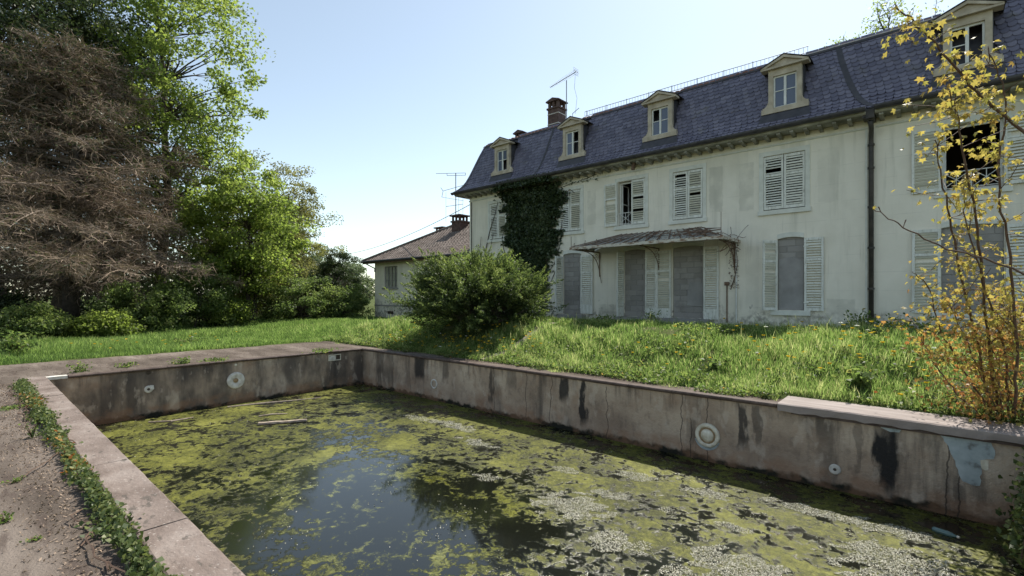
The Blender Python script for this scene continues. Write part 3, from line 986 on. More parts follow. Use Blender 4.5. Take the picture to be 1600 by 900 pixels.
    shutter(c - h - .01, yo, z0, z1, h, math.pi, True, lab='shutter folded back on the wall')
    shutter(c + h - .01, yi, z0, z1, h - .01, math.pi, True)
    c, h = UP[5]
    shutter(c - h - .01, yo, z0, z1, h + .03, math.pi, True, lab='shutter folded back on the wall')
    shutter(c + h + .01, yo, z0, z1, h + .03, 0, True)
    shutter(-12.08, FY - .02, .95, 3.36, .50, R(-90), False, door=True)
    shutter(-11.14, yo, .95, 3.36, .58, 0, False, door=True)
    shutter(-9.19, FY - .02, .90, 3.36, .52, R(-90), False, door=True)
    shutter(-8.27, yo, .88, 3.34, .44, 0, True, door=True)
    shutter(-7.26, yo, .88, 3.34, .56, math.pi, True, door=True)
    shutter(-6.10, yo, .88, 3.38, .51, 0, True, door=True)
    shutter(-3.82, FY - .03, 1.24, 3.44, .49, R(180 + 50), True, tall=True)
    shutter(-3.06, yo, 1.24, 3.46, .50, 0, True, tall=True)
    shutter(.04, yo, 1.24, 3.46, .58, math.pi, False, tall=True)
    shutter(1.24, yo, 1.24, 3.46, .58, 0, False, tall=True)
    # open casements and small rails in the two open windows
    for i in (2, 5):
        c, h = UP[i]
        a = c - h
        # casement frame fixed + one leaf swung inward
        p = part('window_frame', MB().box(a, a + .05, FY + .16, FY + .21, z0, z1).box(c + h - .05, c + h, FY + .16, FY + .21, z0, z1).box(a + .05, c + h - .05, FY + .16, FY + .21, z1 - .05, z1)
                 .box(a + .05, c + h - .05, FY + .16, FY + .21, z0, z0 + .05), 'white', H)
        m = MB()
        for q in (.22, .70):
            m.box(a + .05, a + .085, FY + q, FY + q + .045, z0 + .06, z1 - .06)
        for q in (z0 + .06, (z0 + z1) / 2, z1 - .105):
            m.box(a + .051, a + .084, FY + .265, FY + .70, q, q + .045)
        part('casement', m, 'white', p)
        # iron guard with crossed bars
        m = MB()
        b = c + h - .02 if i == 5 else c + .02
        y = FY + .05
        zb, zt = z0 + .06, z0 + .48
        m.tube([(a, y, zb), (b, y, zb)], .011, 5).tube([(a, y, zt), (b, y, zt)], .013, 5)
        n = 1 if i == 2 else 2
        L = (b - a) / n
        for k in range(n):
            x0, x1 = a + k * L, a + (k + 1) * L
            m.tube([(x0 + .02, y, zb), (x1 - .02, y, zt)], .009, 5).tube([(x0 + .02, y, zt), (x1 - .02, y, zb)], .009, 5)
            m.tube([((x0 + x1) / 2, y, zb), ((x0 + x1) / 2, y, zt)], .009, 5)
            m.tube([(x0 + .01, y, zb), (x0 + .01, y, zt)], .009, 5).tube([(x1 - .01, y, zb), (x1 - .01, y, zt)], .009, 5)
        part('window_guard', m, 'white', H)

    # --- roof: underlay swept along the profile, hip at the left
    m = MB()
    def hipx(y):
        return HX0 - .6 + (y - 16.44) * 1.0
    for (y0, za), (y1, zb) in zip(PROF, PROF[1:]):
        m.face([(hipx(y0), y0, za), (HX1 + .5, y0, za), (HX1 + .5, y1, zb), (hipx(y1), y1, zb)])
        m.face([(hipx(y0), y0, za), (hipx(y1), y1, zb), (hipx(y1), 27 - (y1 - 16.44), zb), (hipx(y0), 27 - (y0 - 16.44), za)])
    xt = hipx(17.60)
    m.face([(xt, 17.60, 9.24), (HX1 + .5, 17.60, 9.24), (HX1 + .5, 21.7, 10.55), (xt + 3, 21.7, 10.55)])
    m.face([(xt + 3, 21.7, 10.55), (HX1 + .5, 21.7, 10.55), (HX1 + .5, 25.8, 9.24), (xt, 25.8, 9.24)])
    m.face([(xt, 25.8, 9.24), (xt, 17.60, 9.24), (xt + 3, 21.7, 10.55)])
    m.face([(HX1 + .5, 17.6, 9.24), (HX1 + .5, 25.8, 9.24), (HX1 + .5, 21.7, 10.55)])
    m.face([(HX0 - .6, 26.5, 6.84), (HX1 + .5, 26.5, 6.84), (HX1 + .5, 25.8, 9.24), (xt, 25.8, 9.24)])
    m.face([(HX1 + .5, 16.44, 6.84), (HX1 + .5, 26.5, 6.84), (HX1 + .5, 25.8, 9.24), (HX1 + .5, 17.6, 9.24)])
    roof = part('roof', m, 'zinc', H)
    # fish-scale tiles
    pts = np.array(PROF)
    seg = np.linalg.norm(np.diff(pts, axis=0), axis=1)
    arc = np.concatenate([[0], np.cumsum(seg)])
    tot = arc[-1]
    ex, tw, tl, th = .152, .178, .26, .016
    prof2 = []
    for k in range(7):
        t = math.pi * k / 6
        prof2.append((-math.cos(t) * tw * .5 * .97, -.07 * math.sin(t)))
    outline = [(-tw * .485, tl)] + prof2 + [(tw * .485, tl)]       # local x, distance up slope
    def frame(s):
        y = np.interp(s, arc, pts[:, 0])
        z = np.interp(s, arc, pts[:, 1])
        i = min(max(np.searchsorted(arc, s) - 1, 0), len(seg) - 1)
        d = (pts[i + 1] - pts[i]) / seg[i]
        s2 = min(s + .12, tot)
        s0 = max(s - .12, 0)
        d = np.array([np.interp(s2, arc, pts[:, 0]) - np.interp(s0, arc, pts[:, 0]), np.interp(s2, arc, pts[:, 1]) - np.interp(s0, arc, pts[:, 1])])
        d /= np.linalg.norm(d)
        return y, z, d
    tm = MB()
    n = len(outline)
    tm.v = [(x, v, (.044 if i not in (0, n - 1) else .006)) for i, (x, v) in enumerate(outline)] + [(x, v, (.012 if i not in (0, n - 1) else 0.0)) for i, (x, v) in enumerate(outline)]
    tm.f = [tuple(range(n))] + [(i, i + n, i + 1 + n, i + 1) for i in range(n - 1)]
    tile_me = tm.mesh('tile')
    tile_me.materials.append(MAT['tile'])
    dorm = (-15.52, -11.52, -7.66, -3.58, .55)
    T = []
    rows = int((tot - .02) / ex) + 1
    for r in range(rows):
        s = .05 + r * ex
        y, z, d = frame(s)
        x = hipx(y) + .1 + (tw / 2 if r % 2 else 0)
        while x < 2.6:
            if not any(abs(x - c) < .50 and y > 16.93 for c in dorm):
                T.append((x, y, z, d[0], d[1]))
            x += tw
    T = np.array(T)
    yr = R(YAW)
    fw = -math.sin(yr) * T[:, 0] + math.cos(yr) * T[:, 1]
    rt = math.cos(yr) * T[:, 0] + math.sin(yr) * T[:, 1]
    px = 800 + 755.6 * rt / fw
    py = 460.7 - 755.6 * (T[:, 2] - CAMH) / fw
    order = np.argsort(fw + np.where((px < 1590) & (py > 8), 0, 1000))
    near = set(order[:300].tolist())
    base = np.array(tm.v)
    VV, FF, TT = [], [], []
    for i, (x, y, z, dy, dz) in enumerate(T):
        nx = (0, -dz, dy)
        jx, jz, tl_ = rng.uniform(-.004, .004), rng.uniform(-.003, .005), rng.uniform(-.012, .012)
        if i in near:
            o = link('tile', tile_me, None, roof)
            M4 = Matrix(((1, 0, 0, x + jx - HX0), (0, dy, -dz, y + nx[1] * jz - FY), (0, dz, dy, z + nx[2] * jz - .8), (0, 0, 0, 1)))
            o.matrix_local = M4 @ Matrix.Rotation(tl_, 4, 'Z')
        else:
            ca, sa = math.cos(tl_), math.sin(tl_)
            b = base.copy()
            b[:, 0], b[:, 1] = base[:, 0] * ca - base[:, 1] * sa, base[:, 0] * sa + base[:, 1] * ca
            w_ = np.empty_like(b)
            w_[:, 0] = x + jx + b[:, 0]
            w_[:, 1] = y + dy * b[:, 1] - dz * (b[:, 2] + jz)
            w_[:, 2] = z + dz * b[:, 1] + dy * (b[:, 2] + jz)
            o0 = len(VV) * len(base)
            VV.append(w_)
            FF += [tuple(o0 + q for q in f) for f in tm.f]
            TT.append(np.full(len(base), rng.uniform()))
    rest = MB()
    rest.v = [tuple(p) for p in np.concatenate(VV)]
    rest.f = FF
    o = part('roof_tiles', rest, 'tile', roof, kind='stuff')
    a = o.data.attributes.new('tint', 'FLOAT', 'POINT')
    a.data.foreach_set('value', np.concatenate(TT).astype(np.float32))
    # hip roll at the left, flashing strips, zinc edge and clay tile noses at the break
    hp = [(hipx(y) + .0, y - .01, z + .04) for y, z in PROF]
    part('hip_roll', MB().tube(hp, .06, 8), 'tile', roof, smooth=True)
    def strip(x0, x1, w):
        mm = MB()
        P = []
        for i, (y, z) in enumerate(PROF):
            t = i / (len(PROF) - 1)
            P.append((x1 + (x0 - x1) * t, y, z))
        for (xa, ya, za), (xb, yb, zb) in zip(P, P[1:]):
            d = Vector((0, yb - ya, zb - za)).normalized()
            nrm = Vector((0, -d.z, d.y))
            q = [Vector((xa - w, ya, za)), Vector((xa + w, ya, za)), Vector((xb + w, yb, zb)), Vector((xb - w, yb, zb))]
            mm.face([p + nrm * .055 for p in q])
            mm.face([q[0], q[0] + nrm * .055, q[3] + nrm * .055, q[3]])
            mm.face([q[1] + nrm * .055, q[1], q[2], q[2] + nrm * .055])
        part('roof_flashing', mm, 'zinc', roof)
    strip(-2.28, -1.30, .075)
    strip(-12.95, -13.45, .05)
    part('roof_edge', MB().prism([(17.53, 9.19), (17.515, 9.20), (17.53, 9.26), (17.60, 9.275), (17.66, 9.26), (17.66, 9.22)], 'x', xt - .1, HX1), 'zinc', roof)
    part('roof_edge_trim', MB().prism([(17.525, 9.262), (17.52, 9.275), (17.53, 9.295), (17.60, 9.30), (17.60, 9.28)], 'x', -3.3, HX1), 'zinc_bright', roof)
    nm = MB()
    nm.v = []
    for yy in (17.58, 17.95):
        for k in range(6):
            t = math.pi * k / 5
            nm.v.append((-.1 * math.cos(t), yy - FY, (9.28 if yy < 17.7 else 9.40) - .8 + .055 * math.sin(t)))
    nm.f = [(k, k + 6, k + 7, k + 1) for k in range(5)] + [tuple(range(6))]
    nme = nm.mesh('edge_tile')
    nme.materials.append(MAT['redtile'])
    x = xt + .1
    while x < 1.9:
        o = link('edge_tile', nme, None, roof)
        o.location = (x - HX0, random.uniform(-.01, .01), random.uniform(-.006, .006))
        x += .215
    # snow guard rail on the break
    m = MB()
    ys = 17.82
    for zz in (9.47, 9.66):
        m.tube([(-11.5, ys, zz), (-3.1, ys, zz)], .012, 5)
    x = -11.5
    while x < -3.1:
        m.tube([(x, ys, 9.47), (x, ys, 9.66)], .007, 4)
        x += .125
    x = -11.4
    while x < -3.1:
        m.tube([(x, ys, 9.30), (x, ys, 9.69)], .014, 4)
        x += .95
    part('snow_guard', m, 'alu', roof)

    # --- dormers
    for i, c in enumerate(dorm):
        yf = 16.86
        w, hw = .46, .325
        zb, zt = 7.43, 8.80
        wz0, wz1 = 7.60, 8.60
        m = MB()
        m.box(c - w, c - hw, yf, yf + .16, wz0 - .01, zt).box(c + hw, c + w, yf, yf + .16, wz0 - .01, zt).box(c - hw, c + hw, yf + .001, yf + .16, wz1, zt)
        # scrolled feet
        for sg in (-1, 1):
            pl = []
            for k in range(8):
                t = math.pi / 2 * k / 7
                pl.append((c + sg * (w + .17 - .17 * math.sin(t)), wz0 + .03 + .26 * (1 - math.cos(t)) + .02))
            pl = [(c + sg * (w + .002), wz0 - .01), (c + sg * (w + .15), wz0 - .01), (c + sg * (w + .18), wz0 + .05)] + pl[1:] + [(c + sg * (w + .002), wz0 + .42)]
            m.prism(pl, 'y', yf + .012, yf + .13)
        d = part('dormer', m, 'stone', H)
        part('sill', MB().box(c - w - .19, c + w + .19, yf - .06, yf + .18, zb, wz0 - .012), 'stone', d)
        m = MB()
        m.prism([(c - .66, zt), (c + .66, zt), (c + .66, zt + .055), (c - .66, zt + .055)], 'y', yf - .12, yf + .2)
        m.prism([(c - .67, zt + .057), (c - .52, zt + .057), (c, zt + .27), (c + .52, zt + .057), (c + .67, zt + .057), (c, zt + .35)], 'y', yf - .13, yf + .2)
        m.prism([(c - .515, zt + .056), (c + .515, zt + .056), (c, zt + .262)], 'y', yf - .06, yf + .2)
        part('pediment', m, 'stone', d)
        m = MB()
        m.prism([(c - .69, zt + .075), (c, zt + .37), (c + .69, zt + .075), (c + .69, zt + .095), (c, zt + .392), (c - .69, zt + .095)], 'y', yf - .14, 17.75)
        part('dormer_roof', m, 'zinc', d)
        for sg in (-1, 1):
            m = MB()
            x0, x1 = sorted((c + sg * (w - .03), c + sg * (w + .03)))
            m.prism([(yf + .162, 7.32), (yf + .162, zt + .02), (17.47, zt + .02), (17.30, 8.35), (17.05, 7.65)], 'x', x0, x1)
            part('cheek', m, 'zinc', d)
        # apron flashing under the sill
        mm = MB()
        mm.face([(c - .72, 16.70, 7.115), (c + .72, 16.70, 7.115), (c + .66, yf - .03, zb + .01), (c - .66, yf - .03, zb + .01)])
        part('apron_flashing', mm, 'zinc', d)
        # window
        y = yf + .07
        fr = MB()
        opened = i == 4
        fr.box(c - hw, c - hw + .045, y, y + .05, wz0, wz1).box(c + hw - .045, c + hw, y, y + .05, wz0, wz1).box(c - hw + .045, c + hw - .045, y, y + .05, wz1 - .05, wz1).box(c - hw + .045, c + hw - .045, y, y + .05, wz0, wz0 + .045)
        fr.box(c - .035, c + .035, y - .012, y + .04, wz0 + .045, wz1 - .05)
        zm = (wz0 + wz1) / 2 + .03
        fr.box(c - hw + .045, c - .035, y + .005, y + .035, zm - .012, zm + .012)
        if not opened:
            fr.box(c + .035, c + hw - .045, y + .005, y + .035, zm - .012, zm + .012)
        part('window_frame', fr, 'white', d)
        broken = {0: {1}, 1: {1, 3}, 2: {2}, 3: set(), 4: {0, 1, 2, 3}}[i]
        q = 0
        for (xa, xb) in ((c - hw + .045, c - .035), (c + .035, c + hw - .045)):
            for (za, zb_) in ((wz0 + .045, zm - .012), (zm + .012, wz1 - .05)):
                # index: 0 left low, 1 right low after loop order below
                k = {(0): 0, (1): 2, (2): 1, (3): 3}[q]
                if k not in broken:
                    tl_ = random.uniform(-.004, .004)
                    mm = MB()
                    mm.face([(xa, y + .018 + tl_, za), (xb, y + .018 - tl_, za), (xb, y + .020 - tl_, zb_), (xa, y + .020 + tl_, zb_)])
                    part('pane', mm, 'glass', d)
                q += 1
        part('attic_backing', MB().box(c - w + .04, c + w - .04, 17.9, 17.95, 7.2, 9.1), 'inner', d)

    # --- chimneys and aerial
    def chimney(x, y, z0, z1, w, cap=True):
        m = MB()
        m.box(x - w, x + w, y - w, y + w, z0, z1)
        m.box(x - w - .05, x + w + .05, y - w - .05, y + w + .05, z1 - .10, z1 - .02)
        ch = part('chimney', m, 'brick', H)
        for q in (.33, .72):
            if cap:
                part('flashing_band', MB().box(x - w - .012, x + w + .012, y - w - .012, y + w + .012, z0 + (z1 - z0) * q, z0 + (z1 - z0) * q + .04), 'mortar', ch)
        m = MB()
        for sx in (-1, 1):
            for sy in (-1, 1):
                m.box(x + sx * (w - .07) - .06, x + sx * (w - .07) + .06, y + sy * (w - .07) - .06, y + sy * (w - .07) + .06, z1, z1 + .26)
        m.box(x - .06, x + .06, y - w + .01, y - w + .12, z1, z1 + .26)
        m.prism([(x - w - .08, z1 + .26), (x + w + .08, z1 + .26), (x + w + .08, z1 + .31), (x, z1 + .44), (x - w - .08, z1 + .31)], 'y', y - w - .08, y + w + .08)
        part('chimney_cap', m, 'brick', ch)
    chimney(-14.22, 19.5, 9.7, 10.98, .32)
    chimney(-16.5, 19.5, 9.7, 9.93, .26, False)
    A = thing('roof_aerial', 'comb-shaped television aerial on a mast beside the tall house chimney', 'aerial', (-12.94, 18.5, 9.5))
    part('mast', MB().tube([(-12.94, 18.5, 9.5), (-12.94, 18.5, 11.68)], .02, 6), 'alu', A)
    m = MB()
    bo = [(-13.87, 18.5, 11.62), (-12.4, 18.5, 11.92)]
    m.tube(bo, .016, 5)
    for k in range(19):
        t = k / 18
        p = Vector(bo[0]).lerp(Vector(bo[1]), t)
        L = .09 + .12 * t
        m.tube([p + Vector((0, -L, 0)), p + Vector((0, L, 0))], .008, 4)
    part('antenna_boom', m, 'alu', A)
    m = MB()
    for k in range(5):
        L = .2
        m.tube([(-12.42, 18.3, 11.78 + k * .07), (-12.42, 18.7, 11.78 + k * .07)], .008, 4)
    part('reflector', m, 'alu', A)
    m = MB().tube([(-12.45, 18.5, 11.8), (-12.5, 18.5, 11.2), (-12.36, 18.5, 10.7), (-12.45, 18.5, 10.0)], .007, 4).tube([(-12.6, 18.5, 9.7), (-12.6, 18.5, 10.05), (-12.25, 18.5, 10.22)], .014, 5)
    part('antenna_cable', m, 'wire', A)

    # --- glazed canopy over the doors
    K = thing('glass_canopy', 'rusty glazed iron canopy over the blocked garden doors', 'canopy', (-7.7, FY, 3.5))
    xa, xb, yf, ze, zr = -10.5, -4.96, 15.35, 3.53, 4.07
    ra, rb = -9.25, -6.4
    def front(u, v):
        """u along 0..1, v 0 eave..1 wall"""
        x0 = xa + (ra - xa) * v
        x1 = xb + (rb - xb) * v
        return Vector((x0 + (x1 - x0) * u, yf + (FY - .02 - yf) * v, ze + (zr - ze) * v))
    n = 13
    for k in range(n):
        u0, u1 = (k + .04) / n, (k + .96) / n
        for v0, v1 in ((0.0, .5), (.48, 1.0)):
            dz = Vector((0, 0, .012 if v0 > .2 else 0))
            mm = MB()
            q = [front(u0, v0) + dz, front(u1, v0) + dz, front(u1, v1) + dz, front(u0, v1) + dz]
            mm.face(q)
            mm.face([p - Vector((0, 0, .006)) for p in reversed(q)])
            part('pane', mm, 'canopyglass', K)
    m = MB()
    for k in range(n + 1):
        m.tube([front(k / n, 0) + Vector((0, 0, .02)), front(k / n, 1) + Vector((0, 0, .02))], .018, 5)
    part('glazing_bars', m, 'rust', K)
    for sx, x0, x1 in ((0, xa, ra), (1, xb, rb)):
        for k in range(3):
            f0, f1 = (k + .05) / 3, (k + .95) / 3
            def side(f, v):
                e = Vector((x0, yf + (FY - .02 - yf) * f, ze))
                h0 = Vector((x1, FY - .02, zr))
                return e.lerp(h0, v)
            mm = MB()
            q = [side(f0, 0), side(f1, 0), side(f1, .98), side(f0, .98)]
            mm.face(q)
            part('pane', mm, 'canopyglass', K)
    m = MB()
    m.box(xa - .06, xb + .06, yf - .07, yf, ze - .09, ze + .015)
    m.box(xa - .06, xa + .0, yf + .002, FY - .01, ze - .09, ze + .013).box(xb, xb + .06, yf + .002, FY - .01, ze - .09, ze + .013)
    part('canopy_gutter', m, 'peel', K)
    for xx in (xa + .25, (xa + xb) / 2, xb - .12):
        m = MB()
        m.tube([(xx, FY - .03, ze - .1), (xx, yf + .1, ze - .1)], .02, 5)
        m.tube([(xx, FY - .03, 2.45), (xx, FY - .05, ze - .12)], .018, 5)
        arc_ = [(xx, FY - .04 - 1.1 * (1 - math.cos(t)), 2.55 + .85 * math.sin(t)) for t in np.linspace(0, math.pi / 2, 9)]
        m.tube(arc_, .016, 5)
        sp = [(xx, FY - .28 + .16 * (1 - s / 16) * math.cos(s * .75), 3.2 + .16 * (1 - s / 16) * math.sin(s * .75)) for s in range(15)]
        m.tube(sp, .011, 4)
        part('scroll_bracket', m, 'rust', K)
    m = MB()
    for xx in np.linspace(xa + .1, xb - .05, 12):
        hgt = .12 + .1 * random.random()
        m.tube([(xx, yf, ze), (xx + .02, yf, ze + hgt)], .008, 4)
        m.lathe([(.001, -.025), (.022, 0), (.001, .03)], (xx + .02, yf, ze + hgt), (0, 0, 1), 6)
        m.tube([(xx - .06, yf, ze + hgt * .5), (xx, yf, ze + hgt * .75), (xx + .07, yf, ze + hgt * .45)], .006, 4)
    m.tube([(xb - .05, yf + .05, ze), (xb - .05, yf + .05, ze + .75)], .012, 4)
    m.tube([(xa - .02, yf, ze), (xa - .02, yf, ze + .42)], .012, 4)
    part('iron_finials', m, 'rust', K)
    # thin white downpipe and an old tap pipe
    part('thin_downpipe', MB().tube([(-5.03, FY - .04, 3.45), (-5.03, FY - .04, .8)], .025, 6), 'white', H)
    part('tap_pipe', MB().tube([(-5.33, FY - .03, 2.1), (-5.33, FY - .03, .8)], .02, 6).box(-5.40, -5.26, FY - .08, FY - .01, 2.04, 2.16), 'rust', H)
house()

# ------------------------------------------------------------------ low side building
def annex():
    x0, x1, y0, y1 = -27.2, -17.9, 17.5, 24.7
    ze = 3.82
    A = thing('side_building', 'low cream side building with hipped brown tile roof behind the juniper', 'building', (x0, y0, 0))
    m = MB()
    wx0, wx1, wz0, wz1 = -26.2, -24.75, 2.18, 3.50
    xs, zs = [x0, wx0, wx1, x1], [-.3, wz0, wz1, ze]
    for i in range(3):
        for j in range(3):
            if i == 1 and j == 1:
                continue
            m.face([(xs[i], y0, zs[j]), (xs[i + 1], y0, zs[j]), (xs[i + 1], y0, zs[j + 1]), (xs[i], y0, zs[j + 1])])
    D = .2
    m.face([(wx0, y0, wz0), (wx0, y0, wz1), (wx0, y0 + D, wz1), (wx0, y0 + D, wz0)])
    m.face([(wx1, y0, wz1), (wx1, y0, wz0), (wx1, y0 + D, wz0), (wx1, y0 + D, wz1)])
    m.face([(wx0, y0, wz1), (wx1, y0, wz1), (wx1, y0 + D, wz1), (wx0, y0 + D, wz1)])
    m.face([(wx1, y0, wz0), (wx0, y0, wz0), (wx0, y0 + D, wz0), (wx1, y0 + D, wz0)])
    m.face([(x0, y1, -.3), (x0, y0, -.3), (x0, y0, ze), (x0, y1, ze)])
    m.face([(x1, y1, -.3), (x0, y1, -.3), (x0, y1, ze), (x1, y1, ze)])
    part('wall', m, 'plaster', A)
    part('inner_wall', MB().box(x0 + .2, x1, y0 + 2.4, y0 + 2.5, -.3, ze), 'inner', A)
    part('plinth_band', MB().box(x0 - .01, x1, y0 - .03, y0, 1.02, 1.10), 'render_grey', A)
    w = part('window', MB().box(wx0, wx1, y0 + .10, y0 + .14, wz0, wz0 + .05).box(wx0, wx1, y0 + .10, y0 + .14, wz1 - .05, wz1).box(wx0, wx0 + .05, y0 + .10, y0 + .14, wz0 + .05, wz1 - .05).box(wx1 - .05, wx1, y0 + .10, y0 + .14, wz0 + .05, wz1 - .05), 'render_grey', A)
    for k in range(1, 4):
        x = wx0 + (wx1 - wx0) * k / 4
        part('glazing_bar', MB().box(x - .016, x + .016, y0 + .09, y0 + .12, wz0 + .05, wz1 - .05), 'render_grey', w)
    for k in range(1, 3):
        z = wz0 + (wz1 - wz0) * k / 3
        part('glazing_bar', MB().box(wx0 + .05, wx1 - .05, y0 + .122, y0 + .139, z - .016, z + .016), 'render_grey', w)
    for i in range(4):
        for k in range(3):
            xa, xb = wx0 + (wx1 - wx0) * i / 4 + .02, wx0 + (wx1 - wx0) * (i + 1) / 4 - .02
            za, zb = wz0 + (wz1 - wz0) * k / 3 + .02, wz0 + (wz1 - wz0) * (k + 1) / 3 - .02
            t = random.uniform(-.006, .006)
            part('pane', MB().face([(xa, y0 + .15 + t, za), (xb, y0 + .15 - t, za), (xb, y0 + .15 - t, zb), (xa, y0 + .15 + t, zb)]), 'dustyglass', w)
    part('sill', MB().box(wx0 - .1, wx1 + .1, y0 - .08, y0 + .1, wz0 - .1, wz0 - .002), 'render_grey', A)
    # hipped roof
    o = .55
    ex0, ey0, ey1 = x0 - o, y0 - o, y1 + o
    run = (ey1 - ey0) / 2
    zr = ze + .02 + run * .57
    rx = ex0 + run
    m = MB()
    m.face([(ex0, ey0, ze + .02), (x1, ey0, ze + .02), (x1, ey0 + run, zr), (rx, ey0 + run, zr)])
    m.face([(ex0, ey1, ze + .02), (ex0, ey0, ze + .02), (rx, ey0 + run, zr)])
    m.face([(x1, ey1, ze + .02), (ex0, ey1, ze + .02), (rx, ey0 + run, zr), (x1, ey0 + run, zr)])
    m.face([(ex0, ey0, ze + .015), (ex0, ey1, ze + .015), (x1, ey1, ze + .015), (x1, ey0, ze + .015)])
    rf = part('roof', m, 'brownroof', A)
    # courses of interlocking tiles: stepped strips so the slope has relief
    n = 26
    mm = MB()
    for k in range(n):
        t0, t1 = k / n, (k + 1) / n + .01
        ya, yb = ey0 + run * t0, ey0 + run * t1
        za, zb = ze + .02 + (zr - ze - .02) * t0 + .045, ze + .02 + (zr - ze - .02) * t1 + .02
        xa, xb = ex0 + run * t0, ex0 + run * t1
        segs = int((x1 - xa) / .25)
        for q in range(segs):
            u0, u1 = q / segs, (q + 1) / segs
            xl0, xl1 = xa + (x1 - xa) * u0, xa + (x1 - xa) * u1
            xh0, xh1 = max(xl0, xb), max(xl1, xb)
            j = random.uniform(-.008, .008)
            xm = (xl0 + xl1) / 2
            xmh = (xh0 + xh1) / 2
            mm.face([(xl0, ya, za + j - .014), (xm, ya, za + j + .012), (xmh, yb, zb + .012), (xh0, yb, zb - .014)])
            mm.face([(xm, ya, za + j + .012), (xl1, ya, za + j - .014), (xh1, yb, zb - .014), (xmh, yb, zb + .012)])
            mm.face([(xl0, ya, za - .05), (xl1, ya, za - .05), (xl1, ya, za + j - .014), (xm, ya, za + j + .012), (xl0, ya, za + j - .014)])
    part('roof_tiles', mm, 'brownroof', rf, kind='stuff')
    part('hip_roll', MB().tube([(ex0, ey0, ze + .08), (rx, ey0 + run, zr + .06), (x1, ey0 + run, zr + .06)], .09, 7), 'brownroof', rf)
    part('gutter', MB().tube([(ex0 - .05, ey0 - .07, ze), (x1, ey0 - .07, ze)], .075, 8), 'zinc', A)
    part('fascia', MB().box(ex0, x1, ey0, ey0 + .03, ze - .14, ze + .01), 'rust', A)
    part('downpipe', MB().tube([(ex0 + .1, ey0 - .05, ze), (x0 + .08, y0 - .06, ze - .4), (x0 + .08, y0 - .06, 3.2)], .04, 6), 'pipe', A)
    part('meter_box', MB().box(-20.9, -20.5, y0 - .09, y0 - .005, 2.9, 3.3), 'pipe', A)
    part('cellar_vent', MB().box(-25.75, -25.15, y0 - .02, y0 + .01, .55, .72), 'darkhole', A)
    def chim(x, y, zb, zt, w):
        c = part('chimney', MB().box(x - w, x + w, y - w, y + w, zb, zt).box(x - w - .06, x + w + .06, y - w - .06, y + w + .06, zt - .09, zt), 'brick', A)
        m = MB()
        for sx in (-1, 0, 1):
            for sy in (-1, 1):
                m.box(x + sx * (w - .06) - .05, x + sx * (w - .06) + .05, y + sy * (w - .06) - .05, y + sy * (w - .06) + .05, zt, zt + .28)
        m.box(x - w - .1, x + w + .1, y - w - .1, y + w + .1, zt + .28, zt + .36)
        part('chimney_cap', m, 'brick', c)
    chim(-25.3, 21.6, 5.0, 5.95, .36)
    chim(-22.3, 20.4, 5.4, 6.30, .36)
    # tall aerial
    x, y = -22.85, 20.55
    T = thing('roof_antenna', 'tall thin television aerial with crossbars on the low side building', 'aerial', (x, y, 5.6))
    m = MB().tube([(x, y, 5.6), (x, y, 9.42)], .028, 6)
    part('mast', m, 'alu', T)
    m = MB()
    yv = Vector((math.cos(R(YAW)), math.sin(R(YAW)), 0))
    o3 = Vector((x, y, 0))
    def bar(a, b, za, zb, r=.016):
        m.tube([o3 + yv * a + Vector((0, 0, za)), o3 + yv * b + Vector((0, 0, zb))], r, 5)
    bar(-1.25, .62, 9.38, 9.42)
    bar(-.55, .62, 9.25, 9.28)
    bar(-.55, -.55, 9.25, 9.40)
    bar(.62, .62, 9.28, 9.42)
    part('top_crossbar', m, 'alu', T)
    m = MB()
    bar(-.8, .85, 8.28, 8.75)
    bar(-.8, -.95, 8.28, 8.5)
    bar(-.8, -.88, 8.28, 7.9)
    part('middle_crossbar', m, 'alu', T)
    m = MB()
    bar(-.9, .5, 7.9, 7.66, .012)
    bar(-.62, .45, 7.30, 7.45)
    bar(-.62, -.62, 6.35, 8.2, .008)
    bar(.18, .18, 6.6, 8.0, .008)
    bar(.45, .45, 6.5, 7.8, .008)
    part('lower_crossbar', m, 'alu', T)
    # cable from the house corner out to the left
    m = MB()
    a, b = Vector((HX0 - .02, FY + .1, 6.35)), Vector((-44, 24.0, 5.6))
    P = []
    for k in range(25):
        t = k / 24
        p = a.lerp(b, t)
        p.z -= 1.0 * 4 * t * (1 - t) * .55
        P.append(p)
    m.tube(P, .02, 4)
    o = link('overhead_cable', m.mesh('overhead_cable'), 'wire')
    tag(o, 'thin dark overhead cable running from the house corner to the trees', 'cable')
annex()

# ------------------------------------------------------------------ vegetation
def finish_leaves(name, V, T, mat, parent, kind=None):
    me = arrmesh(name, V, 4, T, off=root_loc(parent))
    o = link(name, me, mat, parent)
    if kind:
        o['kind'] = kind
    return o

def limb_points(a, b, n, sag, g):
    a, b = np.array(a), np.array(b)
    t = np.linspace(0, 1, n)[:, None]
    L = np.linalg.norm(b - a)
    p = a + (b - a) * t
    bend = g.normal(size=3) * L * .08
    bend[2] = abs(bend[2]) * sag
    p = p + np.sin(t * np.pi) * bend + g.normal(size=(n, 3)) * L * .012 * (t * (1 - t) * 4)
    return p

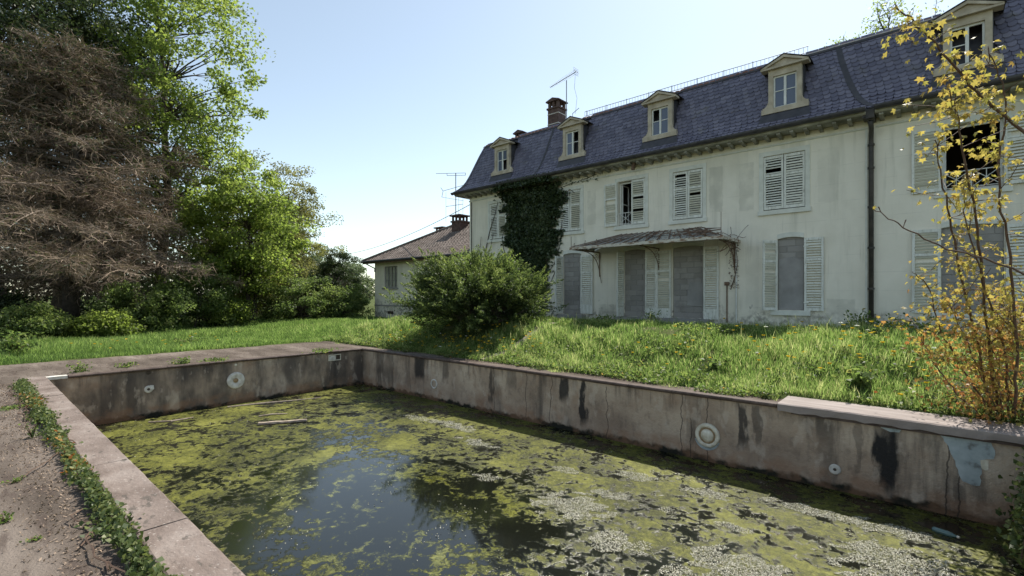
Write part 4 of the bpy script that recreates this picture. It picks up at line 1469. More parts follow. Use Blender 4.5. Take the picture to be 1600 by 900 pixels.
def tree(name, label, cat, base, height, crown_c, crown_r, nclump, per, clump, L, W, mat, seed, trunk=.2, group=None, fill=.55, flat=.3, dirw=.0, bark='bark', thin=.0, stems=1, lumps=.28, lowtint=0.0):
    """trunk with limbs that reach every clump; leaves spread round the clumps"""
    g = np.random.default_rng(seed)
    T = thing(name, label, cat, base, group)
    base = np.array(base, dtype=float)
    cc = np.array(crown_c, dtype=float)
    cr = np.array(crown_r, dtype=float)
    D = unit(g.normal(size=(nclump * 3, 3)))
    rad = g.uniform(fill, 1.0, len(D)) ** .8
    bulge = 1 + lumps * snoise(D * 2.2, 1.3, seed)
    P = cc + D * cr * (rad * bulge)[:, None]
    P = P[P[:, 2] > base[2] + .15][:nclump]
    m = MB()
    for s in range(stems):
        b0 = base + (g.normal(size=3) * .25 * (stems > 1)) * np.array([1, 1, 0])
        topp = cc + np.array([g.normal() * cr[0] * .15, g.normal() * cr[1] * .15, cr[2] * .55])
        tp = limb_points(b0 - np.array([0, 0, .2]), topp, 9, .2, g)
        m.tube(tp, list(np.linspace(trunk, trunk * .15, 9)), 7)
        step = max(1, len(P) // max(10, len(P) // 2))
        for q in range(s, len(P), stems):
            if g.uniform() < .65:
                c = P[q]
                hz = np.clip(c[2] - .25 * np.linalg.norm((c - cc)[:2]) - .3, base[2] + .4, topp[2])
                k = np.argmin(np.abs(tp[:, 2] - hz))
                lp = limb_points(tp[k], c, 6, 1.0, g)
                r0 = trunk * (.34 if stems == 1 else .5) * (1 - k / 12)
                m.tube(lp, list(np.linspace(max(r0, .012), .006, 6)), 4, cap=False)
    part('trunk', m, bark, T)
    n = len(P) * per
    idx = np.repeat(np.arange(len(P)), per)
    cs = clump * g.uniform(.55, 1.35, len(P))
    off = unit(g.normal(size=(n, 3))) * (g.uniform(0, 1, n) ** .5)[:, None] * cs[idx][:, None]
    off[:, 2] *= .62
    Q = P[idx] + off
    tt = np.clip(g.uniform(.1, .9, len(P))[idx] * .55 + g.uniform(0, 1, n) * .45, 0, 1)
    outd = unit(Q - cc)
    V, TT = leaves(Q, L, W, tt, outd, dirw, flat, g)
    if thin:
        keep = np.repeat(snoise(Q, 1.6, seed + 3) > -1 + thin, 4)
        V, TT = V[keep], TT[keep]
    finish_leaves('crown', V, TT, mat, T)
    return T

def dead_conifer():
    g = np.random.default_rng(21)
    bx, by = -29.3, 3.2
    T = thing('bare_conifer', 'huge brown conifer tangled with bare dead twigs at the left edge', 'tree', (bx, by, 0))
    m = MB()
    tp = [(bx, by, -.2), (bx + .1, by, 2), (bx - .1, by + .15, 5), (bx + .05, by + .1, 8), (bx, by, 10.5), (bx - .2, by + .1, 12.8)]
    m.tube(tp, [.34, .3, .25, .19, .10, .02], 9)
    V, TT = [], []
    br = MB()
    nb = 230
    twP, twD, twL = [], [], []
    for i in range(nb):
        z = g.uniform(1.9, 12.6)
        az = g.uniform(0, 2 * np.pi)
        L = (6.9 - 4.0 * smooth(4.5, 13.5, z)) * g.uniform(.45, 1.3) * (.8 + .3 * np.sin(az * 3 + z * 1.1) * np.sin(z * .9 + az))
        d = np.array([np.cos(az), np.sin(az), 0])
        t = np.linspace(0, 1, 9)[:, None]
        droop = g.uniform(.10, .30)
        p = np.array([bx, by, z]) + d * L * t + np.array([0, 0, 1]) * (.22 * L * t - droop * L * t ** 2 * 1.3)
        side = np.array([-d[1], d[0], 0])
        p = p + side * (g.normal() * .5 * t ** 2) + g.normal(size=(9, 3)) * .06 * t
        p[:, 2] = np.maximum(p[:, 2], .35)
        br.tube(p, list(np.linspace(.075 if i % 4 else .12, .010, 9)), 5, cap=False)
        ns = int(L * 10.5)
        for q in range(ns):
            u = g.uniform(.18, 1.0)
            k = min(int(u * 8), 7)
            a = p[k] + (p[k + 1] - p[k]) * (u * 8 - k)
            sd = unit(d * g.uniform(.2, .8) + side * g.choice([-1, 1]) * g.uniform(.5, 1.1) + np.array([0, 0, g.normal() * .35 - .12]))
            ln = g.uniform(.5, 1.5) * (1.15 - .5 * u)
            twP.append(a); twD.append(sd); twL.append(ln)
    part('trunk', m, 'bark', T, smooth=True)
    part('branches', br, 'deadbark', T, kind='stuff')
    twP, twD, twL = np.array(twP), np.array(twD), np.array(twL)
    def ribbons(P, Dn, Ln, w, tint, curve=.12):
        n = len(P)
        s = unit(np.cross(Dn, g.normal(size=(n, 3))))
        bend = g.normal(size=(n, 3)) * curve * Ln[:, None]
        mid = P + Dn * Ln[:, None] * .5 + bend * .6
        tip = P + Dn * Ln[:, None] + bend * 0
        w = w if np.ndim(w) else np.full(n, w)
        w = w[:, None]
        A = np.stack([P - s * w, mid - s * w * .8, mid + s * w * .8, P + s * w], 1)
        B = np.stack([mid - s * w * .8, tip - s * w * .25, tip + s * w * .25, mid + s * w * .8], 1)
        V = np.concatenate([A, B], 1).reshape(-1, 3)
        return V, np.repeat(tint, 8), mid
    v1, t1, mid = ribbons(twP, twD, twL, .013, g.uniform(.1, .95, len(twP)))
    # third order twiglets
    rep = 8
    idx = np.repeat(np.arange(len(twP)), rep)
    u = g.uniform(.15, 1, len(idx))[:, None]
    a = twP[idx] + twD[idx] * twL[idx][:, None] * u
    dd = unit(twD[idx] * .6 + g.normal(size=(len(idx), 3)) * .75 + np.array([0, 0, -.15]))
    ll = g.uniform(.12, .5, len(idx))
    v2, t2, _ = ribbons(a, dd, ll, .0075, np.clip(g.uniform(.2, 1, len(idx)), 0, 1), .2)
    me = arrmesh('twigs', np.concatenate([v1, v2]), 4, np.concatenate([t1, t2]), off=(bx, by, 0))
    o = link('twigs', me, 'twig', T)
    o['kind'] = 'stuff'
    # sparse dark needles left in the upper crown
    n = 42000
    k = g.integers(0, len(twP), n)
    Q = twP[k] + twD[k] * twL[k][:, None] * g.uniform(.2, 1, n)[:, None] + g.normal(size=(n, 3)) * .07
    keep = g.uniform(size=n) < smooth(5.5, 11.0, Q[:, 2]) * .85 + .15
    Q = Q[keep]
    V, TT = leaves(Q, .16, .05, g.uniform(0, 1, len(Q)), None, 0, .2, g)
    finish_leaves('needles', V, TT, 'dark', T, 'stuff')

def trees():
    dead_conifer()
    tree('evergreen_tree', 'tall dark evergreen rising behind the bare brown conifer', 'tree', (-38.2, 3.6, 0), 20, (-38.2, 3.6, 12.5), (7.5, 7.5, 9.0), 260, 190, 1.35, .20, .10, 'dark', 31, .45, fill=.35)
    tree('evergreen_tree', 'dark evergreen at the far left edge behind the bare conifer', 'tree', (-36.0, -2.2, 0), 18, (-36.0, -2.2, 9.5), (6.0, 6.0, 8.5), 170, 170, 1.3, .20, .10, 'dark', 32, .4, fill=.35)
    tree('evergreen_tree', 'dark evergreen filling the top left corner above the bare conifer', 'tree', (-33.5, 1.6, 0), 19, (-33.3, 2.2, 14.2), (5.0, 5.0, 5.6), 190, 170, 1.2, .18, .09, 'dark', 39, .3, fill=.3, lumps=.4)
    tree('maple_tree', 'tall maple with bright fresh green leaves leaning over the bare conifer', 'tree', (-32.3, 7.0, 0), 20, (-31.8, 7.7, 13.6), (3.5, 3.5, 8.4), 210, 100, .95, .19, .15, 'bright', 33, .32, fill=.5, flat=.45, thin=.12, lumps=.4)
    tree('maple_tree', 'bright green young maple between the bare conifer and olive tree', 'tree', (-28.9, 10.4, .05), 9, (-28.9, 10.4, 5.2), (3.0, 3.0, 4.1), 170, 150, .75, .17, .13, 'bright', 34, .13, fill=.35, flat=.45, stems=2, lumps=.35)
    tree('olive_leaved_tree', 'thin tree with small olive young leaves behind the green maple', 'tree', (-33.6, 14.4, 0), 10, (-33.8, 14.2, 5.9), (3.6, 3.6, 4.2), 260, 120, .7, .13, .10, 'olive', 35, .2, fill=.25, thin=.1, lumps=.35)
    tree('holly_bush', 'dark round holly bush left of the low side building', 'bush', (-29.0, 15.9, .1), 4, (-29.0, 15.9, 2.3), (1.5, 1.5, 2.3), 110, 190, .42, .10, .06, 'dark', 36, .1, fill=.55, stems=2)
    tree('light_green_bush', 'pale green rounded bush in front of the dark holly', 'bush', (-28.2, 13.2, .1), 3, (-28.2, 13.2, 1.3), (2.0, 2.0, 1.55), 120, 190, .45, .12, .07, 'mid', 37, .06, fill=.5, stems=3)
    tree('light_green_bush', 'low pale bush touching the corner of the low side building', 'bush', (-27.6, 15.7, .15), 2, (-27.5, 15.6, 1.0), (1.5, 1.3, 1.2), 80, 150, .4, .12, .07, 'mid', 38, .05, fill=.5, stems=3)
    # undergrowth along the wood's edge
    for i, (x, y, r, h, mt, lab) in enumerate([
        (-26.6, 5.4, 1.7, 2.4, 'mid', 'leafy green undergrowth bush below the trailing bare twigs'),
        (-25.4, 1.6, 1.2, 1.2, 'mid', 'low undergrowth bush at the foot of the bare conifer'),
        (-27.6, 7.7, 1.9, 3.6, 'mid', 'tall green undergrowth bush left of the young maple'),
        (-28.0, 8.9, 1.3, 1.6, 'bright', 'bright low bush at the foot of the young maple'),
        (-30.2, 12.2, 2.2, 4.4, 'olive', 'olive bush between the young maple and the pale rounded bush'),
        (-24.9, 3.7, .9, .9, 'bright', 'small leafy bush on the grass edge under the bare twigs'),
        (-28.4, .2, 1.8, 1.9, 'dark', 'dark bush in the deep shade at the left edge')]):
        tree('undergrowth_bush', lab, 'bush', (x, y, 0), h, (x, y, h * .48), (r, r, h * .52), 80, 150, .5, .12, .08, mt, 50 + i, .05, group='undergrowth along the edge of the wood', fill=.4, stems=3)
    # wood behind: one dark mass that closes the gaps
    g = np.random.default_rng(77)
    V, TT = [], []
    n = 46000
    t = g.uniform(0, 1, n)
    ax = -44 + 6 * np.sin(t * 9) * .3
    X = -46 + g.normal(size=n) * 2.0 + t * 3
    Y = -16 + t * 40
    top = 9.0 - 4.5 * smooth(.62, 1.0, t) + 1.6 * np.sin(t * 31) + 1.0 * np.sin(t * 67 + 1)
    Z = g.uniform(0, 1, n) * top
    V, TT = leaves(np.stack([X, Y, Z], 1), .34, .22, g.uniform(0, 1, n) * .8, None, 0, .3, g)
    o = link('woodland', arrmesh('woodland', V, 4, TT), 'dark')
    tag(o, 'dark mass of woodland closing the view behind the left trees', 'woodland', kind='stuff')
    # distant trees beyond the low building
    for i, (x, y, h, r) in enumerate([(-62, 30, 7.5, 4.2), (-66, 36, 6.5, 4.5), (-56, 33, 5.2, 3.2)]):
        tree('distant_tree', ['pale distant tree left of the low building', 'farthest pale tree beyond the low building', 'small distant tree just beyond the low roof corner'][i], 'tree', (x, y, 0), h, (x, y, h * .58), (r, r, h * .45), 60, 130, 1.0, .3, .22, 'farleaf', 80 + i, .2, group='distant trees', fill=.3)
    # small bare tree by the building corner
    g = np.random.default_rng(5)
    T = thing('bare_sapling', 'leafless sapling beside the low side building corner', 'tree', (-31.5, 18.2, .1))
    m = MB()
    def grow(p, d, L, r, lev):
        n = 5
        P = [p]
        for k in range(n - 1):
            d = unit(d + g.normal(size=3) * .12 + np.array([0, 0, .04]))
            P.append(P[-1] + d * L / (n - 1))
        m.tube(P, list(np.linspace(r, r * .5, n)), 4 if lev else 6, cap=False)
        if lev < 3:
            for k in range(4 if lev else 6):
                q = P[g.integers(2, n)]
                grow(q, unit(d + g.normal(size=3) * .6), L * g.uniform(.4, .65), r * .5, lev + 1)
    grow(np.array([-31.5, 18.2, -.05]), np.array([0, 0, 1.]), 3.0, .05, 0)
    part('branches', m, 'bark', T)
    # tree behind the house: tips over the ridge at the upper right
    T2 = thing('tree_behind_house', 'tree behind the roof ridge with bare twigs and few leaves', 'tree', (3.9, 29.5, .5))
    m = MB()
    LP = []
    def grow2(p, d, L, r, lev):
        n = 6
        P = [p]
        for k in range(n - 1):
            d = unit(d + g.normal(size=3) * .14 + np.array([0, 0, .02]))
            P.append(P[-1] + d * L / (n - 1))
        m.tube(P, list(np.linspace(r, r * .45, n)), 5, cap=False)
        if lev >= 2:
            LP.extend(P[2:])
        if lev < 4:
            for k in range([9, 6, 5, 4][lev]):
                q = P[g.integers(2 if lev else 4, n)]
                grow2(q, unit(d * .8 + g.normal(size=3) * .75), L * g.uniform(.15, .25) if lev == 0 else L * g.uniform(.4, .6), r * .4, lev + 1)
    grow2(np.array([3.9, 29.5, 0.]), np.array([-.02, 0, 1.]), 12.2, .25, 0)
    part('trunk', m, 'bark', T2)
    LPa = np.array(LP)
    LPa = LPa[g.uniform(size=len(LPa)) < .3]
    Q = np.repeat(LPa, 5, 0) + g.normal(size=(len(LPa) * 5, 3)) * .14
    V, TT = leaves(Q, .11, .08, g.uniform(.2, 1, len(Q)), None, 0, .3, g)
    finish_leaves('crown', V, TT, 'bright', T2)
trees()

def juniper():
    g = np.random.default_rng(91)
    base = (-11.15, 11.0, float(gz(-11.15, 11.0)))
    T = thing('juniper_bush', 'wide spreading juniper bush on the lawn bank before the ivy', 'bush', base)
    cc = np.array([-11.15, 11.0, base[2] + .72])
    n = 760
    D = unit(g.normal(size=(n * 2, 3)))
    D[:, 2] = np.where(g.uniform(size=n * 2) < .75, np.abs(D[:, 2]), -np.abs(D[:, 2]) * .55)
    D = unit(D)[:n]
    # along the picture's width it spreads further
    ax = np.array([math.cos(R(YAW)), math.sin(R(YAW)), 0])
    ay = np.array([-math.sin(R(YAW)), math.cos(R(YAW)), 0])
    rad = (.40 + .48 * g.uniform(size=n) ** .5) * (1 + .34 * snoise(D * 3.4, 1.4, 4))
    P = cc + (D @ ax)[:, None] * ax * (2.2 * rad)[:, None] + (D @ ay)[:, None] * ay * (1.9 * rad)[:, None] + np.array([0, 0, 1]) * (D[:, 2] * 1.22 * rad)[:, None]
    P[:, 2] = np.maximum(P[:, 2], gz(P[:, 0], P[:, 1]) + .12)
    m = MB()
    b0 = np.array(base)
    for q in range(0, n, 7):
        m.tube(limb_points(b0 + g.normal(size=3) * .15 * np.array([1, 1, 0]), P[q], 6, .6, g), list(np.linspace(.05, .008, 6)), 4, cap=False)
    part('stems', m, 'bark', T, kind='stuff')
    # each spray is a shoot of needles that points outward and up
    per = 120
    idx = np.repeat(np.arange(n), per)
    sd = unit(D * np.array([1, 1, .5]) + np.array([0, 0, .28]) + g.normal(size=(n, 3)) * .3)
    sl = g.uniform(.35, .95, n)
    u = g.uniform(-.3, 1, n * per)
    wid = (.12 * (1.03 - np.clip(u, 0, 1)))[:, None]
    Q = P[idx] + sd[idx] * (sl[idx] * u)[:, None] + g.normal(size=(n * per, 3)) * wid
    tt = np.clip(.24 + .55 * np.clip(u, 0, 1) + g.normal(size=n * per) * .13 + (g.uniform(size=n) * .3 - .15)[idx], 0, 1)
    V, TT = leaves(Q, .10, .028, tt, sd[idx], .55, .3, g)
    finish_leaves('foliage', V, TT, 'juniper', T, 'stuff')
    # bright bramble shoots growing through the top
    for (dx, dz) in ((-.35, 1.55), (.35, 1.42), (.95, 1.35)):
        c = cc + ax * dx + np.array([0, 0, dz - .15])
        Q = c + g.normal(size=(420, 3)) * np.array([.2, .2, .13])
        V, TT = leaves(Q, .075, .055, g.uniform(.4, .8, 420), None, 0, .4, g)
        finish_leaves('bramble_shoot', V, TT, 'weed', T)
juniper()

def wall_ivy():
    g = np.random.default_rng(14)
    T = thing('climbing_ivy', 'dark green ivy climbing the house wall up to the gutter', 'ivy', (-13.5, FY - .1, .9))
    # outline half widths by height
    zs = [1.0, 2.2, 2.7, 3.4, 4.2, 5.0, 5.8, 6.4, 6.85]
    xl = [-13.7, -13.9, -14.25, -14.7, -15.0, -15.1, -15.15, -15.25, -15.2]
    xr = [-13.45, -13.35, -13.1, -12.8, -12.55, -12.4, -12.35, -12.3, -12.35]
    n = 17000
    z = 1.6 + (6.9 - 1.6) * g.uniform(size=n) ** .8
    a, b = np.interp(z, zs, xl), np.interp(z, zs, xr)
    u = g.uniform(0, 1, n)
    ragged = .34 * snoise(np.stack([z * 4, (u > .5) * 3.0], 1), 1.0, 3) + .2 * np.abs(g.normal(size=n))
    x = a + (b - a) * u + (u - .5) * ragged * 2
    depth = .06 + .34 * np.sin(np.clip(u, 0, 1) * np.pi) ** .6 * (.6 + .4 * snoise(np.stack([x, z], 1), 2.5, 8)) + .15 * smooth(5.6, 6.8, z)
    y = FY - g.uniform(.3, 1, n) ** .5 * np.clip(depth, .05, .7)
    y = np.where(z > 6.55, np.minimum(y, 16.50 - g.uniform(0, .22, n)), y)
    Q = np.stack([x, y, z], 1)
    V, TT = leaves(Q, .15, .12, np.clip(g.uniform(size=n) * .8 + .2 * snoise(Q, 2, 5), 0, 1), np.tile(np.array([0, -.35, -1.0]), (n, 1)), .45, -.1, g)
    finish_leaves('foliage', V, TT, 'ivy', T, 'stuff')
    m = MB()
    for k in range(9):
        x0 = -13.4 + g.normal() * .12
        x1 = g.uniform(-14.9, -12.3)
        P = [(x0 + (x1 - x0) * t + .08 * math.sin(9 * t + k), FY - .04 - .06 * t, .85 + 5.6 * t) for t in np.linspace(0, 1, 10)]
        m.tube(P, list(np.linspace(.05, .012, 10)), 5)
    # trailing runners to the right and left
    for pts in ([(-12.05, FY - .03, 6.35), (-11.5, FY - .03, 6.45), (-10.9, FY - .03, 6.52), (-10.4, FY - .03, 6.62)],
                [(-12.0, FY - .03, 5.9), (-11.7, FY - .04, 6.2), (-11.45, FY - .04, 6.0)],
                [(-12.25, FY - .03, 3.6), (-12.35, FY - .05, 2.9), (-12.75, FY - .04, 2.2), (-12.95, FY - .04, 1.7)],
                [(-12.1, FY - .03, 4.9), (-12.2, FY - .04, 3.9), (-12.5, FY - .04, 3.1), (-13.1, FY - .04, 2.4)],
                [(-15.3, FY - .03, 5.2), (-15.6, FY - .04, 4.4), (-15.35, FY - .04, 3.4)]):
        m.tube(pts, .014, 4)
    part('stems', m, 'bark', T, kind='stuff')
    Q = np.concatenate([np.array([[-12.3, FY - .06, 3.3]]) + g.normal(size=(60, 3)) * np.array([.06, .03, .3]), np.array([[-12.85, FY - .06, 1.95]]) + g.normal(size=(40, 3)) * np.array([.1, .03, .25]), np.array([[-11.0, FY - .05, 6.45]]) + g.normal(size=(40, 3)) * np.array([.35, .03, .06])])
    V, TT = leaves(Q, .09, .07, g.uniform(0, 1, len(Q)), None, 0, .1, g)
    finish_leaves('runner_leaves', V, TT, 'ivy', T, 'stuff')
    # dry stem against the wall further left
    S = thing('dry_wall_vine', 'leafless dry vine stem leaning on the wall left of the ivy', 'vine', (-16.4, FY - .05, .9))
    m = MB()
    m.tube([(-17.1, FY - .15, .8), (-16.9, FY - .1, 2.6), (-16.75, FY - .06, 3.6), (-16.4, FY - .05, 4.8), (-16.0, FY - .05, 5.7), (-15.85, FY - .05, 6.2)], [.035, .03, .026, .02, .014, .008], 5)
    m.tube([(-16.75, FY - .06, 3.6), (-16.3, FY - .08, 4.0), (-16.15, FY - .06, 4.7)], .012, 4)
    m.tube([(-16.85, FY - .08, 3.1), (-17.05, FY - .08, 3.9), (-16.95, FY - .08, 4.6)], .012, 4)
    part('stem', m, 'bark', S)
    # withered vine on the canopy and its right end
    W = thing('withered_vine', 'withered brown vine creeping along the glass canopy', 'vine', (-5.0, 15.6, 3.5))
    m = MB()
    for k in range(26):
        x0 = g.uniform(-8.2, -5.1)
        x = x0
        y, z = 15.55 + g.uniform(0, 1.1), 3.62
        P = []
        for q in range(7):
            zz = 3.56 + (y - 15.35) / 1.65 * .54 + .03 + .03 * g.uniform()
            P.append((x, y, min(zz, 4.05)))
            x += g.normal() * .16 + .05
            y = np.clip(y + g.normal() * .14, 15.35, 16.8)
            x = min(x, -5.0 - (y - 15.35) * .8)
        m.tube(P, .011, 4)
    for k in range(12):
        P = [np.array([-4.98 + g.normal() * .06, 16.9 - g.uniform(0, 1.2), 3.5])]
        d = np.array([g.normal() * .3, g.normal() * .3, g.choice([-1, .45])])
        for q in range(5):
            d = unit(d + g.normal(size=3) * .4)
            P.append(P[-1] + d * .13)
        m.tube(P, .009, 4)
    m.tube([(-5.05, FY - .06, 3.4), (-5.12, FY - .06, 2.9), (-5.05, FY - .06, 2.4), (-5.2, FY - .06, 1.9)], .014, 4)
    m.tube([(-5.05, FY - .06, 3.4), (-4.98, FY - .06, 2.8), (-5.1, FY - .06, 2.1)], .01, 4)
    m.tube([(-10.2, FY - .06, 3.4), (-10.25, FY - .06, 2.8), (-10.15, FY - .06, 2.2)], .012, 4)
    part('stems', m, 'rust', W, kind='stuff')
    Q = np.stack([g.uniform(-5.25, -4.95, 160), FY - .08 + g.normal(size=160) * .03, g.uniform(1.9, 3.5, 160)], 1)
    V, TT = leaves(Q, .06, .035, g.uniform(0, .8, 160), None, 0, .1, g)
    finish_leaves('dry_leaves', V, TT, 'twig', W)
wall_ivy()

# ------------------------------------------------------------------ grass, weeds, flowers
def in_bare(x, y, g):
    """True where paving, path or pool keep the grass out"""
    edge = DY1 - .12 + .16 * np.sin(x * 2.1) + .12 * np.sin(x * 5.3 + 1) - .35 * smooth(-5.5, -2, x) * 1.0
    far = DX0 + .10 + .14 * np.sin(y * 2.3) + .09 * np.sin(y * 6.1)
    deck = (x > far) & (y < edge)
    t = (y - 9.0) / 4.0
    pth = (np.abs(x - (-8.95 + .9 * t + .12 * np.sin(t * 7))) < .08 + .07 * np.sin(t * 23)) & (y < 13) & (y > 8.8)
    wallz = (y > FY - .25) & (x > HX0)
    rimz = (x > DX0 + .3) & ((y < 8.66) | ((x > -1.98) & (y < 9.16)))
    return deck | pth | wallz | rimz

def blades(x, y, h, w, tint, g, lean=.35):
    n = len(x)
    z = gz(x, y) - .01
    P = np.stack([x, y, z], 1)
    az = g.uniform(0, 2 * np.pi, n)
    s = np.stack([np.cos(az), np.sin(az), np.zeros(n)], 1) * w[:, None]
    lz = g.uniform(0, 2 * np.pi, n)
    ln = np.stack([np.cos(lz), np.sin(lz), np.zeros(n)], 1) * (h * lean * g.uniform(.2, 1.3, n))[:, None]
    up = np.array([0, 0, 1.0])
    mid = P + up * (h * .55)[:, None] + ln * .3
    tip = P + up * (h * .96)[:, None] + ln
    V = np.stack([P - s, P + s, mid + s * .75, mid - s * .75, tip], 1).reshape(-1, 3)
    b = np.arange(n)[:, None] * 5
    # two faces per blade as quads; the tip one is a thin quad that shares the tip twice is avoided: split into two arrays
    Q = b + np.array([[0, 1, 2, 3]])
    Tr = b + np.array([[3, 2, 4]])
    return V, Q, Tr, np.repeat(tint, 5)

def mixmesh(name, V, Q, Tr, tint):
    V = np.asarray(V, dtype=np.float32)
    me = bpy.data.meshes.new(name)
    me.vertices.add(len(V))
    me.vertices.foreach_set('co', V.ravel())
    li = np.concatenate([Q.ravel(), Tr.ravel()]).astype(np.int32)
    me.loops.add(len(li))
    me.loops.foreach_set('vertex_index', li)
    nq, nt = len(Q), len(Tr)
    me.polygons.add(nq + nt)
    ls = np.concatenate([np.arange(nq) * 4, nq * 4 + np.arange(nt) * 3]).astype(np.int32)
    lt = np.concatenate([np.full(nq, 4), np.full(nt, 3)]).astype(np.int32)
    me.polygons.foreach_set('loop_start', ls)
    me.polygons.foreach_set('loop_total', lt)
    a = me.attributes.new('tint', 'FLOAT', 'POINT')
    a.data.foreach_set('value', np.asarray(tint, dtype=np.float32))
    me.update()
    me.validate()
    return me

def grass():
    g = np.random.default_rng(3)
    # lawn on the bank and up to the house
    n = 420000
    x = g.uniform(-19, 3.2, n)
    y = 8.3 + (FY - 8.3) * g.uniform(0, 1, n) ** 1.45
    dep = .661 * -x + .75 * y
    keep = g.uniform(size=n) < np.clip(9.5 / dep, .15, 1) * .9
    x, y, dep = x[keep], y[keep], dep[keep]
    keep = ~in_bare(x, y, g)
    keep &= ~((np.hypot((x + 11.15), (y - 11.0)) < 1.3))
    x, y, dep = x[keep], y[keep], dep[keep]
    P2 = np.stack([x, y], 1)
    nz = snoise(P2, 1.3, 11)
    nz2 = snoise(P2, 4.0, 12)
    keep = (nz2 + .7 * nz) > -.85 + .45 * g.normal(size=len(x))
    x, y, dep, nz, nz2 = x[keep], y[keep], dep[keep], nz[keep], nz2[keep]
    edge = smooth(8.5, 10.3, y)
    h = (.05 + .07 * edge) * (1 + .6 * nz + .6 * nz2).clip(.2, 2.4) * g.uniform(.45, 1.5, len(x)) + .02
    tall = (g.uniform(size=len(x)) < .02)
    h = np.where(tall, h * 1.6 + .03, h)
    w = .0032 + .00030 * dep
    tint = np.clip(.46 + .2 * nz + .2 * nz2 + g.normal(size=len(x)) * .24, 0, .93)
    tint = np.where(g.uniform(size=len(x)) < .07, .97, tint)
    V, Q, Tr, T = blades(x, y, h, w, tint, g)
    o = link('lawn_grass', mixmesh('lawn_grass', V, Q, Tr, T), 'grass')
    tag(o, 'long uncut sunlit grass on the bank before the house', 'grass', kind='stuff')
    # strip beyond the far paving, up to the wood
    n = 230000
    x = -17.0 - 13.5 * g.uniform(0, 1, n) ** 1.2
    y = g.uniform(-3, 17.2, n)
    k = ~in_bare(x, y, g)
    k &= g.uniform(size=n) < np.clip(1.25 - (-x - 17) / 26, .3, 1)
    x, y = x[k], y[k]
    dep = .661 * -x + .75 * y
    P2 = np.stack([x, y], 1)
    nz = snoise(P2, 1.1, 15)
    nz2 = snoise(P2, 3.3, 16)
    h = (.09 + .06 * smooth(-17.4, -19.5, x)) * (1 + .4 * nz + .3 * nz2) * g.uniform(.5, 1.5, len(x)) + .02
    w = .0036 + .00030 * dep
    tint = np.clip(.42 + .16 * nz + .14 * nz2 + g.normal(size=len(x)) * .15, 0, .95)
    V, Q, Tr, T = blades(x, y, h, w, tint, g)
    o = link('edge_grass', mixmesh('edge_grass', V, Q, Tr, T), 'grass')
    tag(o, 'strip of grass between the far paving and the wood', 'grass', kind='stuff')
    # broad leaved ground cover at the edge of the lawn
    n = 16000
    x = g.uniform(-16.5, 2.4, n)
    y = DY1 - .15 + np.abs(g.normal(size=n)) * .45 - .35 * smooth(-6, -2, x)
    P2 = np.stack([x, y], 1)
    k = (snoise(P2, 2.0, 31) > -.25) & ~((y < 8.62) | ((x > -1.95) & (y < 9.12)))
    pt = (np.abs(x - (-8.95 + .9 * (y - 9) / 4)) < .3)
    k &= ~pt
    x, y = x[k], y[k]
    P = np.stack([x, y, gz(x, y).clip(0) + g.uniform(.01, .10, len(x))], 1)
    V, T = leaves(P, .065, .045, np.clip(g.uniform(.2, .85, len(x)) + .2 * (g.uniform(size=len(x)) < .04), 0, 1), None, 0, .6, g)
    o = link('clover_cover', arrmesh('clover_cover', V, 4, T), 'weed')
    tag(o, 'low clover and weeds fringing the pool rim below the lawn', 'ground cover', kind='stuff')
    n = 26000
    x = g.uniform(-17, 2.6, n)
    y = 9.0 + 3.4 * g.uniform(0, 1, n) ** 1.3
    P2 = np.stack([x, y], 1)
    k = (snoise(P2, 1.7, 41) + .5 * snoise(P2, 5, 42) > .25) & ~in_bare(x, y, g) & (np.hypot(x + 11.15, y - 11.0) > 1.6)
    x, y = x[k], y[k]
    P = np.stack([x, y, gz(x, y) + g.uniform(.03, .17, len(x))], 1)
    V, T = leaves(P, .075, .045, np.clip(g.uniform(.1, .85, len(x)), 0, 1), None, 0, .5, g)
    o = link('lawn_herbs', arrmesh('lawn_herbs', V, 4, T), 'weed')
    tag(o, 'patches of broad-leaved herbs growing among the lawn grass', 'ground cover', kind='stuff')
    # yellow dandelions and pale clocks
    cl = []
    for (cx, cy, sx, sy, k) in [(-12.6, 9.7, 1.0, .5, 50), (-10.2, 9.5, 1.2, .4, 60), (-9.9, 10.2, .7, .4, 25), (-1.2, 11.3, 1.3, .8, 60), (-.2, 10.6, .8, .8, 30), (-2.6, 10.8, .8, .6, 22), (-4.2, 9.9, .8, .5, 9), (-18.9, 3.0, .8, 1.2, 10), (-19.6, 5.6, .8, 1.4, 10)]:
        cl.append(np.stack([cx + g.normal(size=k) * sx, cy + g.normal(size=k) * sy], 1))
    cl = np.concatenate(cl)
    cl = cl[~in_bare(cl[:, 0], cl[:, 1], g)]
    Vs, Ts = [], []
    for (fx, fy) in cl:
        z = float(gz(fx, fy)) + g.uniform(.13, .30)
        white = g.uniform() < .10
        r = .028
        c = np.array([fx, fy, z])
        k = 8
        P = np.tile(c, (k, 1))
        an = np.arange(k) / k * 2 * np.pi
        d = np.stack([np.cos(an), np.sin(an), np.full(k, .55 if not white else g.uniform(-.4, 1))], 1)
        Vl, Tl = leaves(P + d * r * .6, .055, .034, np.full(k, .95 if white else g.uniform(0, .8)), unit(d), .92, .6, g)
        Vs.append(Vl)
        Ts.append(Tl)
    o = link('dandelions', arrmesh('dandelions', np.concatenate(Vs), 4, np.concatenate(Ts)), 'flower')
    tag(o, 'yellow dandelion heads scattered through the lawn', 'flowers', kind='stuff')
grass()

